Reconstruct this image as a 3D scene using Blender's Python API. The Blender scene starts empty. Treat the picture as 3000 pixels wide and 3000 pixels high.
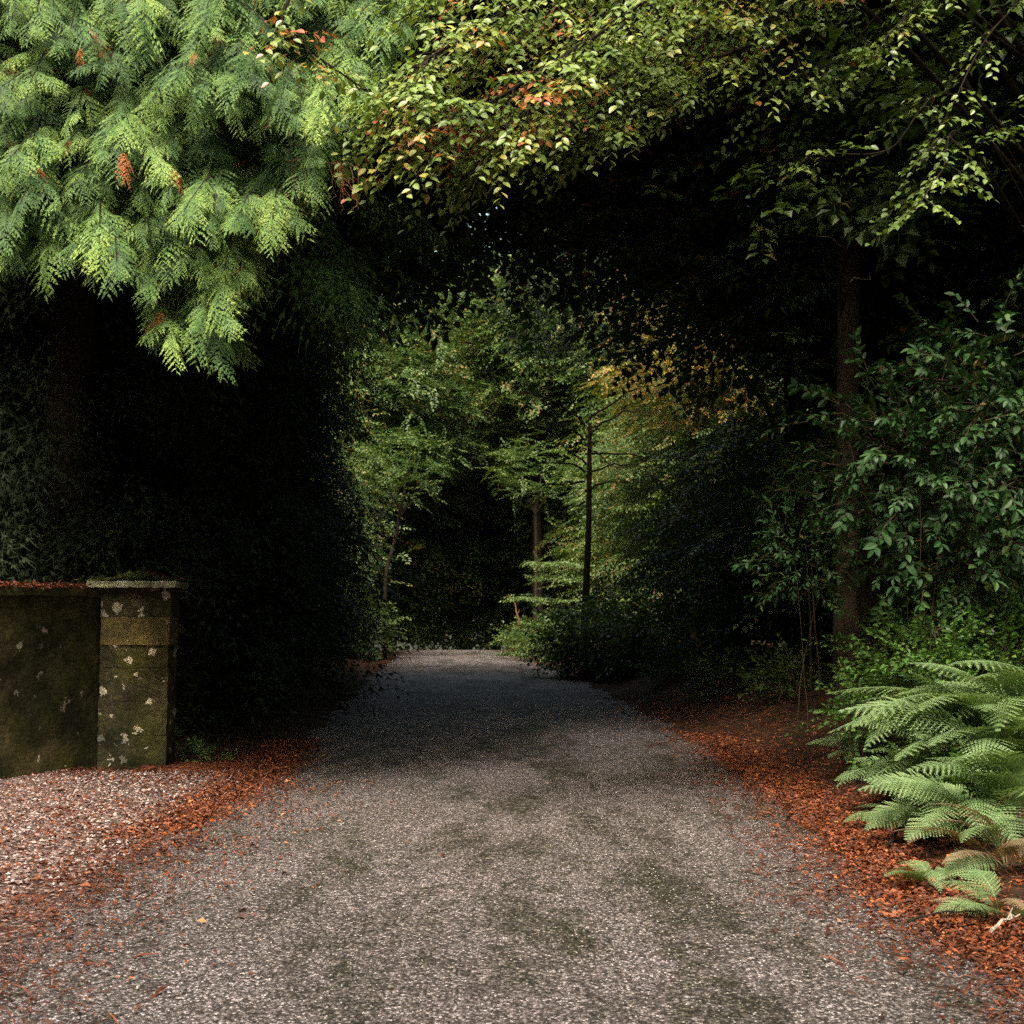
import bpy, math, random
import numpy as np
from mathutils import Vector, Matrix
random.seed(11); RS = np.random.RandomState(11)
sc = bpy.context.scene
COL = sc.collection
R = math.radians

# ------------------------------------------------------------------ camera, sky, sun, exposure
CAMZ = 1.6
PITCH = math.atan(305/3621.0)
cam_d = bpy.data.cameras.new('camera'); cam = bpy.data.objects.new('camera', cam_d); COL.objects.link(cam)
cam.location = (0, 0, CAMZ); cam.rotation_euler = (R(90)+PITCH, 0, 0)
cam_d.sensor_width = 36; cam_d.lens = 36*3621/3000.0
cam_d.clip_end = 900; cam_d.clip_start = 0.05
cam_d.dof.use_dof = True; cam_d.dof.focus_distance = 9.5; cam_d.dof.aperture_fstop = 5.6
sc.camera = cam
SUN_EL, SUN_AZ = 53, 200        # azimuth from +Y clockwise: behind the camera, a little to the left
w = bpy.data.worlds.new('World'); sc.world = w; w.use_nodes = True
nt = w.node_tree; nt.nodes.clear()
sky = nt.nodes.new('ShaderNodeTexSky'); sky.sky_type = 'NISHITA'; sky.sun_disc = False
sky.sun_elevation = R(SUN_EL); sky.sun_rotation = R(SUN_AZ); sky.air_density = 1.0; sky.dust_density = 4.0; sky.ozone_density = 0.6
bg = nt.nodes.new('ShaderNodeBackground'); bg.inputs['Strength'].default_value = 0.15
wo = nt.nodes.new('ShaderNodeOutputWorld')
wb = nt.nodes.new('ShaderNodeMix'); wb.data_type = 'RGBA'; wb.blend_type = 'MULTIPLY'; wb.inputs[0].default_value = 1; wb.inputs[7].default_value = (1.08, 1.02, .80, 1)
nt.links.new(sky.outputs[0], wb.inputs[6]); nt.links.new(wb.outputs[2], bg.inputs[0]); nt.links.new(bg.outputs[0], wo.inputs[0])
sl = bpy.data.lights.new('sun', 'SUN'); sl.energy = 1.3; sl.angle = R(16); sl.color = (1.0, 0.93, 0.84)
so = bpy.data.objects.new('sun', sl); COL.objects.link(so)
az = R(SUN_AZ); el = R(SUN_EL)
to_sun = Vector((math.sin(az)*math.cos(el), math.cos(az)*math.cos(el), math.sin(el)))
so.rotation_euler = (-to_sun).to_track_quat('-Z', 'Y').to_euler(); so.location = (0, -5, 20)
sc.view_settings.view_transform = 'Standard'; sc.view_settings.look = 'None'
sc.view_settings.gamma = 1.0; sc.view_settings.exposure = 1.85; sc.view_settings.use_curve_mapping = False
cy = sc.cycles
cy.max_bounces = 7; cy.diffuse_bounces = 5; cy.glossy_bounces = 2; cy.transmission_bounces = 5
cy.sample_clamp_indirect = 4; cy.use_denoising = False; cy.use_adaptive_sampling = False

# ------------------------------------------------------------------ helpers
F = 3621.0
def at(px, py, Y):
    """point at depth Y that the lens sees at (px, py) of the 3000 px photograph"""
    x = (px-1500)/F; y = (1500-py)/F
    c, s = math.cos(PITCH), math.sin(PITCH)
    t = Y/(c - y*s)
    return np.array([x*t, Y, CAMZ + t*(y*c + s)])
def gnd(px, py):
    Y = CAMZ*F/(py-1805.0); return at(px, py, Y)

def tag(o, label=None, cat=None, group=None, kind=None):
    if label: o['label'] = label
    if cat: o['category'] = cat
    if group: o['group'] = group
    if kind: o['kind'] = kind
    return o
def empty(name, loc, rz=0, s=1.0):
    o = bpy.data.objects.new(name, None); COL.objects.link(o)
    o.location = loc; o.rotation_euler = (0, 0, rz)
    o.scale = (s, s, s) if not hasattr(s, '__len__') else s
    o.empty_display_size = 0.2
    return o
def copy_tree(o, parent=None):
    c = o.copy(); COL.objects.link(c); c.parent = parent
    for ch in list(o.children): copy_tree(ch, c)
    return c

class Geo:
    def __init__(s): s.v = []; s.t = []; s.a = []; s.m = []; s.n = 0
    def add(s, v, t, a=0.5, m=0):
        v = np.asarray(v, float).reshape(-1, 3); t = np.asarray(t, int).reshape(-1, 3)
        s.v.append(v); s.t.append(t + s.n); s.n += len(v)
        s.a.append(np.broadcast_to(np.asarray(a, float), (len(t),)).copy() if np.ndim(a) == 0 else np.asarray(a, float))
        s.m.append(np.full(len(t), m) if np.ndim(m) == 0 else np.asarray(m))
    def arrays(s):
        return np.concatenate(s.v), np.concatenate(s.t), np.concatenate(s.a), np.concatenate(s.m)
    def build(s, name, mats, parent=None, smooth=False):
        if not isinstance(mats, (list, tuple)): mats = [mats]
        V, T, A, M = s.arrays()
        me = bpy.data.meshes.new(name)
        me.vertices.add(len(V)); me.vertices.foreach_set('co', V.astype(np.float32).ravel())
        me.loops.add(len(T)*3); me.loops.foreach_set('vertex_index', T.astype(np.int32).ravel())
        me.polygons.add(len(T)); me.polygons.foreach_set('loop_start', np.arange(0, len(T)*3, 3, dtype=np.int32))
        try: me.polygons.foreach_set('loop_total', np.full(len(T), 3, dtype=np.int32))
        except Exception: pass
        for mt in mats: me.materials.append(mt)
        me.polygons.foreach_set('material_index', M.astype(np.int32))
        me.polygons.foreach_set('use_smooth', np.full(len(T), bool(smooth)))
        at_ = me.attributes.new('tint', 'FLOAT', 'FACE'); at_.data.foreach_set('value', A.astype(np.float32))
        me.update(calc_edges=True); me.validate()
        o = bpy.data.objects.new(name, me); COL.objects.link(o)
        if parent is not None: o.parent = parent
        return o

def frames(dirs, ups, roll=None):
    """rotation matrices with local +Y along dirs and local +Z near ups"""
    y = dirs/np.linalg.norm(dirs, axis=1, keepdims=True)
    x = np.cross(y, ups); n = np.linalg.norm(x, axis=1, keepdims=True)
    x = np.where(n < 1e-4, np.array([1.0, 0, 0]), x/np.maximum(n, 1e-6))
    z = np.cross(x, y)
    if roll is not None:
        c = np.cos(roll)[:, None]; s_ = np.sin(roll)[:, None]
        x, z = x*c + z*s_, z*c - x*s_
    return np.stack([x, y, z], axis=2)
def place(g, tpl, pos, rot, scl, tint=None, tvar=0.0, m=None):
    """copies a template (V, T, A, M) into g at many places"""
    V, T, A, M = tpl; N = len(pos)
    scl = np.asarray(scl, float)
    if scl.ndim == 1: scl = np.repeat(scl[:, None], 3, 1)
    W = np.einsum('nij,nkj->nki', rot, V[None]*scl[:, None, :]) + pos[:, None, :]
    TT = (T[None] + (np.arange(N)*len(V))[:, None, None]).reshape(-1, 3)
    if tint is None: AA = np.tile(A, N)
    else: AA = np.clip((A[None] + tint[:, None]).ravel(), 0, 1)
    MM = np.tile(M, N) if m is None else np.full(len(TT), m)
    g.add(W.reshape(-1, 3), TT, AA, MM)
def rnd_unit(n):
    v = RS.normal(size=(n, 3)); return v/np.linalg.norm(v, axis=1, keepdims=True)

def tube(g, pts, rad, n=7, m=0, rough=0.0, a=0.5):
    pts = np.asarray(pts, float); K = len(pts); rad = np.broadcast_to(np.asarray(rad, float), (K,))
    d = np.gradient(pts, axis=0); d /= np.maximum(np.linalg.norm(d, axis=1, keepdims=True), 1e-9)
    up = np.array([0, 0, 1.0]) if abs(d[0, 2]) < .8 else np.array([1.0, 0, 0])
    V = []
    for k in range(K):
        x = np.cross(d[k], up); x /= max(np.linalg.norm(x), 1e-9); z = np.cross(x, d[k])
        th = np.arange(n)*2*math.pi/n
        r = rad[k]*(1 + (RS.uniform(-rough, rough, n) if rough else 0))
        V.append(pts[k] + (np.cos(th)*r)[:, None]*x + (np.sin(th)*r)[:, None]*z)
    V = np.concatenate(V); T = []
    for k in range(K-1):
        for i in range(n):
            a0 = k*n+i; a1 = k*n+(i+1) % n; b0 = a0+n; b1 = a1+n
            T += [(a0, a1, b1), (a0, b1, b0)]
    V = np.concatenate([V, pts[-1:], pts[:1]])
    for i in range(n):
        T.append(((K-1)*n+i, (K-1)*n+(i+1) % n, len(V)-2)); T.append(((i+1) % n, i, len(V)-1))
    g.add(V, T, a, m)
def curve(p0, p1, sag=0.0, n=8, wob=0.0):
    p0 = np.asarray(p0, float); p1 = np.asarray(p1, float); t = np.linspace(0, 1, n)[:, None]
    P = p0*(1-t) + p1*t; P[:, 2] += (4*sag*t*(1-t))[:, 0]
    if wob: P[1:-1] += RS.uniform(-wob, wob, (n-2, 3))
    return P
def through(P, n=30):
    """smooth curve through control points"""
    P = [np.asarray(p, float) for p in P]; P = [2*P[0]-P[1]] + P + [2*P[-1]-P[-2]]
    out = []
    for i in range(1, len(P)-2):
        for t in np.linspace(0, 1, max(2, n//(len(P)-3)), endpoint=False):
            out.append(.5*((2*P[i]) + (-P[i-1]+P[i+1])*t + (2*P[i-1]-5*P[i]+4*P[i+1]-P[i+2])*t*t + (-P[i-1]+3*P[i]-3*P[i+1]+P[i+2])*t**3))
    out.append(P[-2]); return np.array(out)

# ------------------------------------------------------------------ materials
def newmat(name):
    m = bpy.data.materials.new(name); m.use_nodes = True; t = m.node_tree
    b = t.nodes['Principled BSDF']; return m, t, b
def ramp(t, stops, interp='LINEAR'):
    r = t.nodes.new('ShaderNodeValToRGB'); e = r.color_ramp.elements; r.color_ramp.interpolation = interp
    e[0].position = stops[0][0]; e[0].color = (*stops[0][1], 1)
    e[1].position = stops[-1][0]; e[1].color = (*stops[-1][1], 1)
    for p, c in stops[1:-1]:
        x = e.new(p); x.color = (*c, 1)
    return r
def noise(t, vec, scale, detail=4, rough=.6, dist=0):
    n = t.nodes.new('ShaderNodeTexNoise'); n.inputs['Scale'].default_value = scale; n.inputs['Detail'].default_value = detail
    n.inputs['Roughness'].default_value = rough; n.inputs['Distortion'].default_value = dist
    if vec is not None: t.links.new(vec, n.inputs['Vector'])
    return n
def mixc(t, fac, a, b, mode='MIX'):
    m = t.nodes.new('ShaderNodeMix'); m.data_type = 'RGBA'; m.blend_type = mode
    for k, v in ((0, fac), (6, a), (7, b)):
        if isinstance(v, (int, float)): m.inputs[k].default_value = v
        elif isinstance(v, tuple): m.inputs[k].default_value = (*v, 1)
        else: t.links.new(v, m.inputs[k])
    return m.outputs[2]
def mth(t, op, a, b=0.0):
    m = t.nodes.new('ShaderNodeMath'); m.operation = op
    for k, v in ((0, a), (1, b)):
        if isinstance(v, (int, float)): m.inputs[k].default_value = v
        else: t.links.new(v, m.inputs[k])
    return m.outputs[0]
def bump(t, b, h, strength=.5, dist=.02):
    n = t.nodes.new('ShaderNodeBump'); n.inputs['Strength'].default_value = strength; n.inputs['Distance'].default_value = dist
    t.links.new(h, n.inputs['Height']); t.links.new(n.outputs[0], b.inputs['Normal'])
def leafmat(name, stops, rough=.5, spec=.4, trans=.25):
    m, t, b = newmat(name)
    a = t.nodes.new('ShaderNodeAttribute'); a.attribute_name = 'tint'
    r = ramp(t, stops); t.links.new(a.outputs['Fac'], r.inputs[0])
    b.inputs['Roughness'].default_value = rough; b.inputs['Specular IOR Level'].default_value = spec
    t.links.new(r.outputs[0], b.inputs['Base Color'])
    if trans:
        tr = t.nodes.new('ShaderNodeBsdfTranslucent'); mx = t.nodes.new('ShaderNodeMixShader'); mx.inputs[0].default_value = trans
        t.links.new(mixc(t, 1.0, r.outputs[0], (1.0, 1.0, .45), 'MULTIPLY'), tr.inputs[0])
        t.links.new(b.outputs[0], mx.inputs[1]); t.links.new(tr.outputs[0], mx.inputs[2])
        t.links.new(mx.outputs[0], t.nodes['Material Output'].inputs[0])
    return m
def barkmat(name, c1, c2, scale=14):
    m, t, b = newmat(name); tc = t.nodes.new('ShaderNodeTexCoord')
    mp = t.nodes.new('ShaderNodeMapping'); mp.inputs['Scale'].default_value = (1, 1, .18); t.links.new(tc.outputs['Object'], mp.inputs[0])
    n = noise(t, mp.outputs[0], scale, 6, .7); r = ramp(t, [(.3, c1), (.7, c2)]); t.links.new(n.outputs[0], r.inputs[0])
    t.links.new(r.outputs[0], b.inputs['Base Color']); b.inputs['Roughness'].default_value = .9
    b.inputs['Specular IOR Level'].default_value = .15
    bump(t, b, n.outputs[0], .8, .03); return m

M = {}
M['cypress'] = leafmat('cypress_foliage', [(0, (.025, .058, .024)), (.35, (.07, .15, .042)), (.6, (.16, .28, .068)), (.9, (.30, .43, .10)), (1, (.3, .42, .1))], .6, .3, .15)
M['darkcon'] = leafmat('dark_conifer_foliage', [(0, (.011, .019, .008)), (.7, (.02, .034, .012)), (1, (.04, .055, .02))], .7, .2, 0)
M['beech'] = leafmat('beech_leaves', [(0, (.10, .17, .03)), (.45, (.22, .33, .07)), (.75, (.34, .39, .09)), (.88, (.5, .4, .08)), (.93, (.52, .2, .05)), (1, (.4, .11, .05))], .36, .6, .3)
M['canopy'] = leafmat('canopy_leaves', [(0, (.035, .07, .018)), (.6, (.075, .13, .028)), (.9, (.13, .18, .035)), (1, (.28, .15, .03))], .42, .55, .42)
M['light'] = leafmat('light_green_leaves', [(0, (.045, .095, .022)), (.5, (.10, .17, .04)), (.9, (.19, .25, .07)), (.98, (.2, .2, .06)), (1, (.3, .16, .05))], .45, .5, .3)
M['autumn'] = leafmat('autumn_leaves', [(0, (.10, .13, .03)), (.4, (.24, .24, .04)), (.7, (.42, .28, .04)), (1, (.45, .13, .04))], .45, .5, .3)
M['laurel'] = leafmat('laurel_leaves', [(0, (.016, .05, .016)), (.6, (.032, .09, .024)), (.97, (.07, .13, .035)), (1, (.2, .15, .05))], .5, .35, .1)
M['herb'] = leafmat('undergrowth_leaves', [(0, (.05, .12, .025)), (.6, (.09, .2, .035)), (1, (.18, .28, .05))], .5, .4, .25)
M['fern'] = leafmat('fern_fronds', [(0, (.09, .17, .07)), (.6, (.2, .31, .13)), (.93, (.32, .42, .21)), (1, (.4, .3, .1))], .45, .5, .25)
M['fernbrown'] = leafmat('withered_fern_fronds', [(0, (.15, .17, .07)), (.5, (.26, .2, .12)), (1, (.36, .2, .14))], .7, .2, .2)
M['deadspray'] = leafmat('dead_foliage', [(0, (.22, .07, .03)), (.6, (.38, .13, .05)), (1, (.45, .2, .09))], .8, .1, .1)
M['litter'] = leafmat('fallen_leaves', [(0, (.05, .02, .012)), (.3, (.11, .032, .014)), (.55, (.21, .055, .017)), (.8, (.38, .105, .028)), (.93, (.52, .22, .08)), (1, (.42, .36, .22))], .6, .35, .08)
M['bark'] = barkmat('dark_bark', (.013, .010, .007), (.036, .028, .019))
M['barkbrown'] = barkmat('brown_pine_bark', (.024, .018, .012), (.06, .044, .03), 18)
M['twig'] = barkmat('twig_bark', (.04, .026, .016), (.10, .07, .045), 30)
M['palewood'] = barkmat('bare_pale_wood', (.3, .26, .2), (.55, .5, .4), 30)
M['orangetwig'] = barkmat('dead_twig_wood', (.14, .065, .035), (.26, .14, .08), 30)

def mat_road():
    m, t, b = newmat('worn_chipped_asphalt'); g = t.nodes.new('ShaderNodeNewGeometry'); P = g.outputs['Position']
    v = t.nodes.new('ShaderNodeTexVoronoi'); v.inputs['Scale'].default_value = 75; t.links.new(P, v.inputs['Vector'])
    v2 = t.nodes.new('ShaderNodeTexVoronoi'); v2.inputs['Scale'].default_value = 150; t.links.new(P, v2.inputs['Vector'])
    sep = t.nodes.new('ShaderNodeSeparateColor'); t.links.new(v.outputs['Color'], sep.inputs[0])
    chips = ramp(t, [(0, (.035, .031, .03)), (.35, (.10, .088, .084)), (.65, (.20, .175, .175)), (.85, (.34, .305, .325)), (1, (.68, .63, .66))]); t.links.new(sep.outputs[0], chips.inputs[0])
    gap = ramp(t, [(.25, (1, 1, 1)), (.62, (.22, .2, .16))]); t.links.new(v.outputs['Distance'], gap.inputs[0])
    # scale of the voronoi distance is in cells
    c = mixc(t, .8, chips.outputs[0], gap.outputs[0], 'MULTIPLY')
    sep2 = t.nodes.new('ShaderNodeSeparateColor'); t.links.new(v2.outputs['Color'], sep2.inputs[0])
    fine = ramp(t, [(0, (.55, .55, .55)), (1, (1.35, 1.35, 1.35))]); t.links.new(sep2.outputs[1], fine.inputs[0])
    c = mixc(t, 1.0, c, fine.outputs[0], 'MULTIPLY')
    # moss and dirt in irregular patches, drawn out along and across the lane
    mp = t.nodes.new('ShaderNodeMapping'); mp.inputs['Scale'].default_value = (1.7, .5, 1); t.links.new(P, mp.inputs[0])
    n1 = noise(t, mp.outputs[0], .9, 7, .68, .3); n2 = noise(t, P, 7, 5, .7)
    mm = mth(t, 'ADD', mth(t, 'MULTIPLY', n1.outputs[0], .7), mth(t, 'MULTIPLY', n2.outputs[0], .3))
    sx = t.nodes.new('ShaderNodeSeparateXYZ'); t.links.new(P, sx.inputs[0])
    # wheel tracks stay cleaner: moss grows in the crown of the lane
    d = mth(t, 'ABSOLUTE', mth(t, 'SUBTRACT', sx.outputs[0], .35))
    crown = mth(t, 'MULTIPLY', mth(t, 'SUBTRACT', 1.0, mth(t, 'MINIMUM', mth(t, 'MULTIPLY', d, 1.1), 1.0)), .045)
    mr = ramp(t, [(.50, (0, 0, 0)), (.60, (1, 1, 1))]); t.links.new(mth(t, 'ADD', mm, crown), mr.inputs[0])
    c = mixc(t, mth(t, 'MULTIPLY', mr.outputs[0], .95), c, (.27, .29, .18), 'MULTIPLY')
    n3 = noise(t, P, .5, 3, .5); tone = ramp(t, [(.35, (.78, .76, .72)), (.65, (1.15, 1.1, 1.12))]); t.links.new(n3.outputs[0], tone.inputs[0])
    c = mixc(t, 1.0, c, tone.outputs[0], 'MULTIPLY')
    t.links.new(c, b.inputs['Base Color']); b.inputs['Roughness'].default_value = .75; b.inputs['Specular IOR Level'].default_value = .3
    h = mth(t, 'SUBTRACT', mth(t, 'MULTIPLY', n2.outputs[0], .6), mth(t, 'MULTIPLY', v.outputs['Distance'], .8))
    bump(t, b, h, .9, .012); return m
M['road'] = mat_road()
def mat_ground():
    m, t, b = newmat('forest_soil'); g = t.nodes.new('ShaderNodeNewGeometry'); P = g.outputs['Position']
    n = noise(t, P, 3, 8, .75); r = ramp(t, [(.3, (.018, .013, .008)), (.5, (.05, .028, .015)), (.62, (.09, .04, .018)), (.75, (.045, .05, .018))]); t.links.new(n.outputs[0], r.inputs[0])
    n2 = noise(t, P, 40, 4, .8); c = mixc(t, .7, r.outputs[0], mixc(t, n2.outputs[0], (.3, .3, .3), (1.6, 1.5, 1.4)), 'MULTIPLY')
    t.links.new(c, b.inputs['Base Color']); b.inputs['Roughness'].default_value = .95; b.inputs['Specular IOR Level'].default_value = .2
    bump(t, b, n2.outputs[0], 1, .03); return m
M['ground'] = mat_ground()
def mat_gravel():
    m, t, b = newmat('pinkish_gravel'); g = t.nodes.new('ShaderNodeNewGeometry'); P = g.outputs['Position']
    v = t.nodes.new('ShaderNodeTexVoronoi'); v.inputs['Scale'].default_value = 32; t.links.new(P, v.inputs['Vector'])
    sep = t.nodes.new('ShaderNodeSeparateColor'); t.links.new(v.outputs['Color'], sep.inputs[0])
    r = ramp(t, [(0, (.06, .04, .035)), (.4, (.19, .12, .105)), (.75, (.36, .25, .23)), (1, (.55, .45, .43))]); t.links.new(sep.outputs[0], r.inputs[0])
    gap = ramp(t, [(.3, (1, 1, 1)), (.7, (.2, .15, .1))]); t.links.new(v.outputs['Distance'], gap.inputs[0])
    c = mixc(t, .85, r.outputs[0], gap.outputs[0], 'MULTIPLY')
    t.links.new(c, b.inputs['Base Color']); b.inputs['Roughness'].default_value = .8
    bump(t, b, mth(t, 'MULTIPLY', v.outputs['Distance'], -1.0), 1, .03); return m
M['gravel'] = mat_gravel()
M['stones'] = leafmat('gravel_stones', [(0, (.07, .05, .045)), (.4, (.2, .14, .125)), (.8, (.38, .28, .265)), (1, (.62, .54, .52))], .7, .3, 0)
M['chips'] = leafmat('loose_chippings', [(0, (.06, .055, .05)), (.5, (.2, .18, .175)), (1, (.5, .47, .45))], .6, .4, 0)
def mat_stone(name, base1, base2, green, lichen_amt=.66):
    m, t, b = newmat(name); tc = t.nodes.new('ShaderNodeNewGeometry'); P = tc.outputs['Position']
    n1 = noise(t, P, 2.2, 6, .65); n2 = noise(t, P, 26, 5, .75); n3 = noise(t, P, 5, 5, .6)
    r = ramp(t, [(.35, base1), (.7, base2)]); t.links.new(n2.outputs[0], r.inputs[0])
    mr = ramp(t, [(.38, (0, 0, 0)), (.58, (1, 1, 1))]); t.links.new(mth(t, 'ADD', mth(t, 'MULTIPLY', n1.outputs[0], .6), mth(t, 'MULTIPLY', n3.outputs[0], .4)), mr.inputs[0])
    gr = ramp(t, [(.3, (green[0]*.45, green[1]*.45, green[2]*.45)), (.75, green)]); t.links.new(n2.outputs[0], gr.inputs[0])
    c = mixc(t, mth(t, 'MULTIPLY', mr.outputs[0], .85), r.outputs[0], gr.outputs[0])
    # small round pale lichen rosettes
    v = t.nodes.new('ShaderNodeTexVoronoi'); v.inputs['Scale'].default_value = 7.5; v.inputs['Randomness'].default_value = 1
    mp = t.nodes.new('ShaderNodeVectorMath'); mp.operation = 'ADD'
    nn = noise(t, P, 20, 3, .6); sc_ = t.nodes.new('ShaderNodeVectorMath'); sc_.operation = 'SCALE'; sc_.inputs['Scale'].default_value = .16
    t.links.new(nn.outputs[1], sc_.inputs[0]); t.links.new(P, mp.inputs[0]); t.links.new(sc_.outputs[0], mp.inputs[1]); t.links.new(mp.outputs[0], v.inputs['Vector'])
    sep = t.nodes.new('ShaderNodeSeparateColor'); t.links.new(v.outputs['Color'], sep.inputs[0])
    size = mth(t, 'MULTIPLY', mth(t, 'MAXIMUM', mth(t, 'SUBTRACT', sep.outputs[0], lichen_amt), 0.0), .75)
    spot = mth(t, 'LESS_THAN', v.outputs['Distance'], size)
    c = mixc(t, mth(t, 'MULTIPLY', spot, .8), c, (.52, .49, .42))
    nb = noise(t, P, 1.4, 8, .72, .4); st = ramp(t, [(.38, (.3, .32, .28)), (.5, (.9, .9, .85)), (.6, (1.7, 1.6, 1.35))]); t.links.new(nb.outputs[0], st.inputs[0])
    c = mixc(t, 1.0, c, st.outputs[0], 'MULTIPLY')
    t.links.new(c, b.inputs['Base Color']); b.inputs['Roughness'].default_value = .92; b.inputs['Specular IOR Level'].default_value = .2
    bump(t, b, mth(t, 'ADD', n2.outputs[0], mth(t, 'MULTIPLY', n3.outputs[0], 1.5)), .7, .02); return m
M['wall'] = mat_stone('mossy_render', (.04, .034, .02), (.11, .10, .06), (.06, .07, .016), .6)
M['pier'] = mat_stone('mossy_pier_stone', (.026, .022, .015), (.10, .085, .056), (.06, .066, .018), .38)
M['block'] = mat_stone('buff_sandstone', (.08, .06, .033), (.17, .125, .067), (.2, .18, .06), .9)
M['cap'] = mat_stone('weathered_cap_stone', (.34, .34, .27), (.66, .66, .56), (.24, .27, .13), .6)
M['moss'] = mat_stone('moss_cushion', (.04, .06, .015), (.09, .12, .03), (.06, .09, .02), .99)

# ------------------------------------------------------------------ foliage templates
def T_(g): return g.arrays()
def kite(g, p, d, n, L, W, a=.5, fold=.25):
    """one leaf: two folded triangles per side"""
    d = np.asarray(d, float); d /= np.linalg.norm(d); x = np.cross(d, n); x /= max(np.linalg.norm(x), 1e-6); z = np.cross(x, d)
    p = np.asarray(p, float)
    V = [p, p + d*L*.45 + x*W*.5 + z*W*fold, p + d*L - z*L*.12, p + d*L*.45 - x*W*.5 + z*W*fold, p + d*L*.5]
    g.add(V, [(0, 1, 4), (4, 1, 2), (0, 4, 3), (4, 2, 3)], a)
def ovate(L=1.0, W=.62):
    ys = [0, .18, .42, .68, .88, 1.0]; ws = [0, .33, .5, .40, .18, 0]
    V = []; 
    for y, q in zip(ys, ws):
        zz = -.14*y*y*L; V += [(-q*W*L*1.0, y*L, zz + q*.28*W*L), (0, y*L, zz), (q*W*L*1.0, y*L, zz + q*.28*W*L)]
    T = []
    for k in range(5):
        a = 3*k; b = a+3
        T += [(a, b, b+1), (a, b+1, a+1), (a+1, b+1, b+2), (a+1, b+2, a+2)]
    V = np.array(V, float); T = [t for t in T if len({tuple(np.round(V[i], 5)) for i in t}) == 3]
    return V, np.array(T), np.full(len(T), 0.0), np.zeros(len(T), int)
def cypress_frond(nside=20, lobes=5, L=.5, W=.15, droop=.16, seed=0):
    """scale-leaf spray: rachis along +Y, curved side branchlets of uneven length, each cut into small lobes"""
    rs = np.random.RandomState(seed); g = Geo(); sw = rs.uniform(-.12, .12)
    def rach(t): return np.array([sw*L*t*t+.02*math.sin(4*t+seed), t*L, -droop*t*t+.04*t])
    for k in range(10):
        a = rach(k/10); b = rach((k+1)/10); g.add([a+[-.0028, 0, 0], a+[.0028, 0, 0], b], [(0, 1, 2)], .12)
    for i in range(nside):
        t = .05 + .93*i/nside + rs.uniform(-.015, .015); s = 1 if i % 2 else -1
        env = (math.sin(math.pi*min(1, (t*.80+.19)))**.7)
        l = W*env*rs.uniform(.6, 1.25)
        p0 = rach(t); ang = R(56 - 16*t + rs.uniform(-12, 12)); curl = rs.uniform(.1, .6); dz = rs.uniform(-.35, .1)
        tb = rs.uniform(-.1, .1)
        def br(u):
            a_ = ang - curl*u; return p0 + np.array([s*math.sin(ang)*u - .0*u, math.cos(a_)*u, dz*u - .45*u*u])*l
        for k in range(3):
            q0, q1 = br(k/3), br((k+1)/3); dd = q1-q0; wv = np.cross(dd, [0, 0, 1.0]); wv *= .0028/max(np.linalg.norm(wv), 1e-6)
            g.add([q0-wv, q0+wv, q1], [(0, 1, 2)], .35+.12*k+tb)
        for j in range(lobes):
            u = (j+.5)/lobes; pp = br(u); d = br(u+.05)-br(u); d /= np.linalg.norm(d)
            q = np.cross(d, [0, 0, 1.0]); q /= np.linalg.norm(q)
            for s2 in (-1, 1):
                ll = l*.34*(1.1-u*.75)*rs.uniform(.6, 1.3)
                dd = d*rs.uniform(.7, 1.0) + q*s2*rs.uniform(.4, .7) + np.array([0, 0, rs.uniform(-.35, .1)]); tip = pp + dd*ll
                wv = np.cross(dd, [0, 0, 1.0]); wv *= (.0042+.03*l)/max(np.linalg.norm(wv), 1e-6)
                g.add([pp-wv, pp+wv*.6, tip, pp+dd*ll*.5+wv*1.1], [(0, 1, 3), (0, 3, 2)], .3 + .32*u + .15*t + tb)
        pe = br(1.15); pm = br(.75); wv = np.array([.004, 0, 0]); g.add([pm-wv, pm+wv, pe], [(0, 1, 2)], .8+tb)
    return T_(g)
def twig_spray(nl=16, L=.6, leaf=.085, lw=.055, seed=0, flat=.35, kitefold=.2):
    rs = np.random.RandomState(seed); g = Geo()
    def rach(t): return np.array([.05*math.sin(4*t+seed), t*L, -.12*L*t*t])
    for k in range(5):
        a = rach(k/5); b = rach((k+1)/5); g.add([a+[-.004, 0, 0], a+[.004, 0, 0], b+[0, 0, .004]], [(0, 1, 2)], 0.0, 1)
    for i in range(nl):
        t = .1 + .9*i/(nl-1); s = 1 if i % 2 else -1
        ang = R(rs.uniform(35, 75))*(1 if i < nl-1 else .1)
        sub = rs.uniform(0, .16)*L*(1-t*.6)
        d = np.array([s*math.sin(ang), math.cos(ang), rs.uniform(-.5, .15)])
        n = np.array([rs.uniform(-flat, flat), rs.uniform(-flat, flat), 1.0])*1.0
        kite(g, rach(t)+d*sub, d, n, leaf*rs.uniform(.75, 1.2), lw*rs.uniform(.8, 1.15), rs.uniform(.0, .9), kitefold)
    return T_(g)
def laurel_shoot(seed=0, n=11, leaf=.1, lw=.024):
    rs = np.random.RandomState(seed); g = Geo(); L = .38
    tube(g, [(0, 0, 0), (0, L*.5, .03), (0, L, .02)], [.005, .004, .002], 4, 1)
    ov = ovate(1.0, .55)
    for i in range(n):
        t = .25 + .75*i/(n-1); az_ = i*2.4 + rs.uniform(-.3, .3)
        out = np.array([math.cos(az_), .55+.5*t, math.sin(az_)*.8 - .25])
        rot = frames(out[None], np.array([[math.cos(az_)*-.3, -.2, 1.0]])+rs.uniform(-.2, .2, (1, 3)))
        s = leaf*rs.uniform(.75, 1.15); ww = lw*2
        place(g, (ov[0]*[ww*s/leaf/ .55, s, s], ov[1], ov[2]+rs.uniform(.1, .95), ov[3]), np.array([[0, t*L, .025]]), rot, np.array([1.0]))
    return T_(g)
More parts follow.
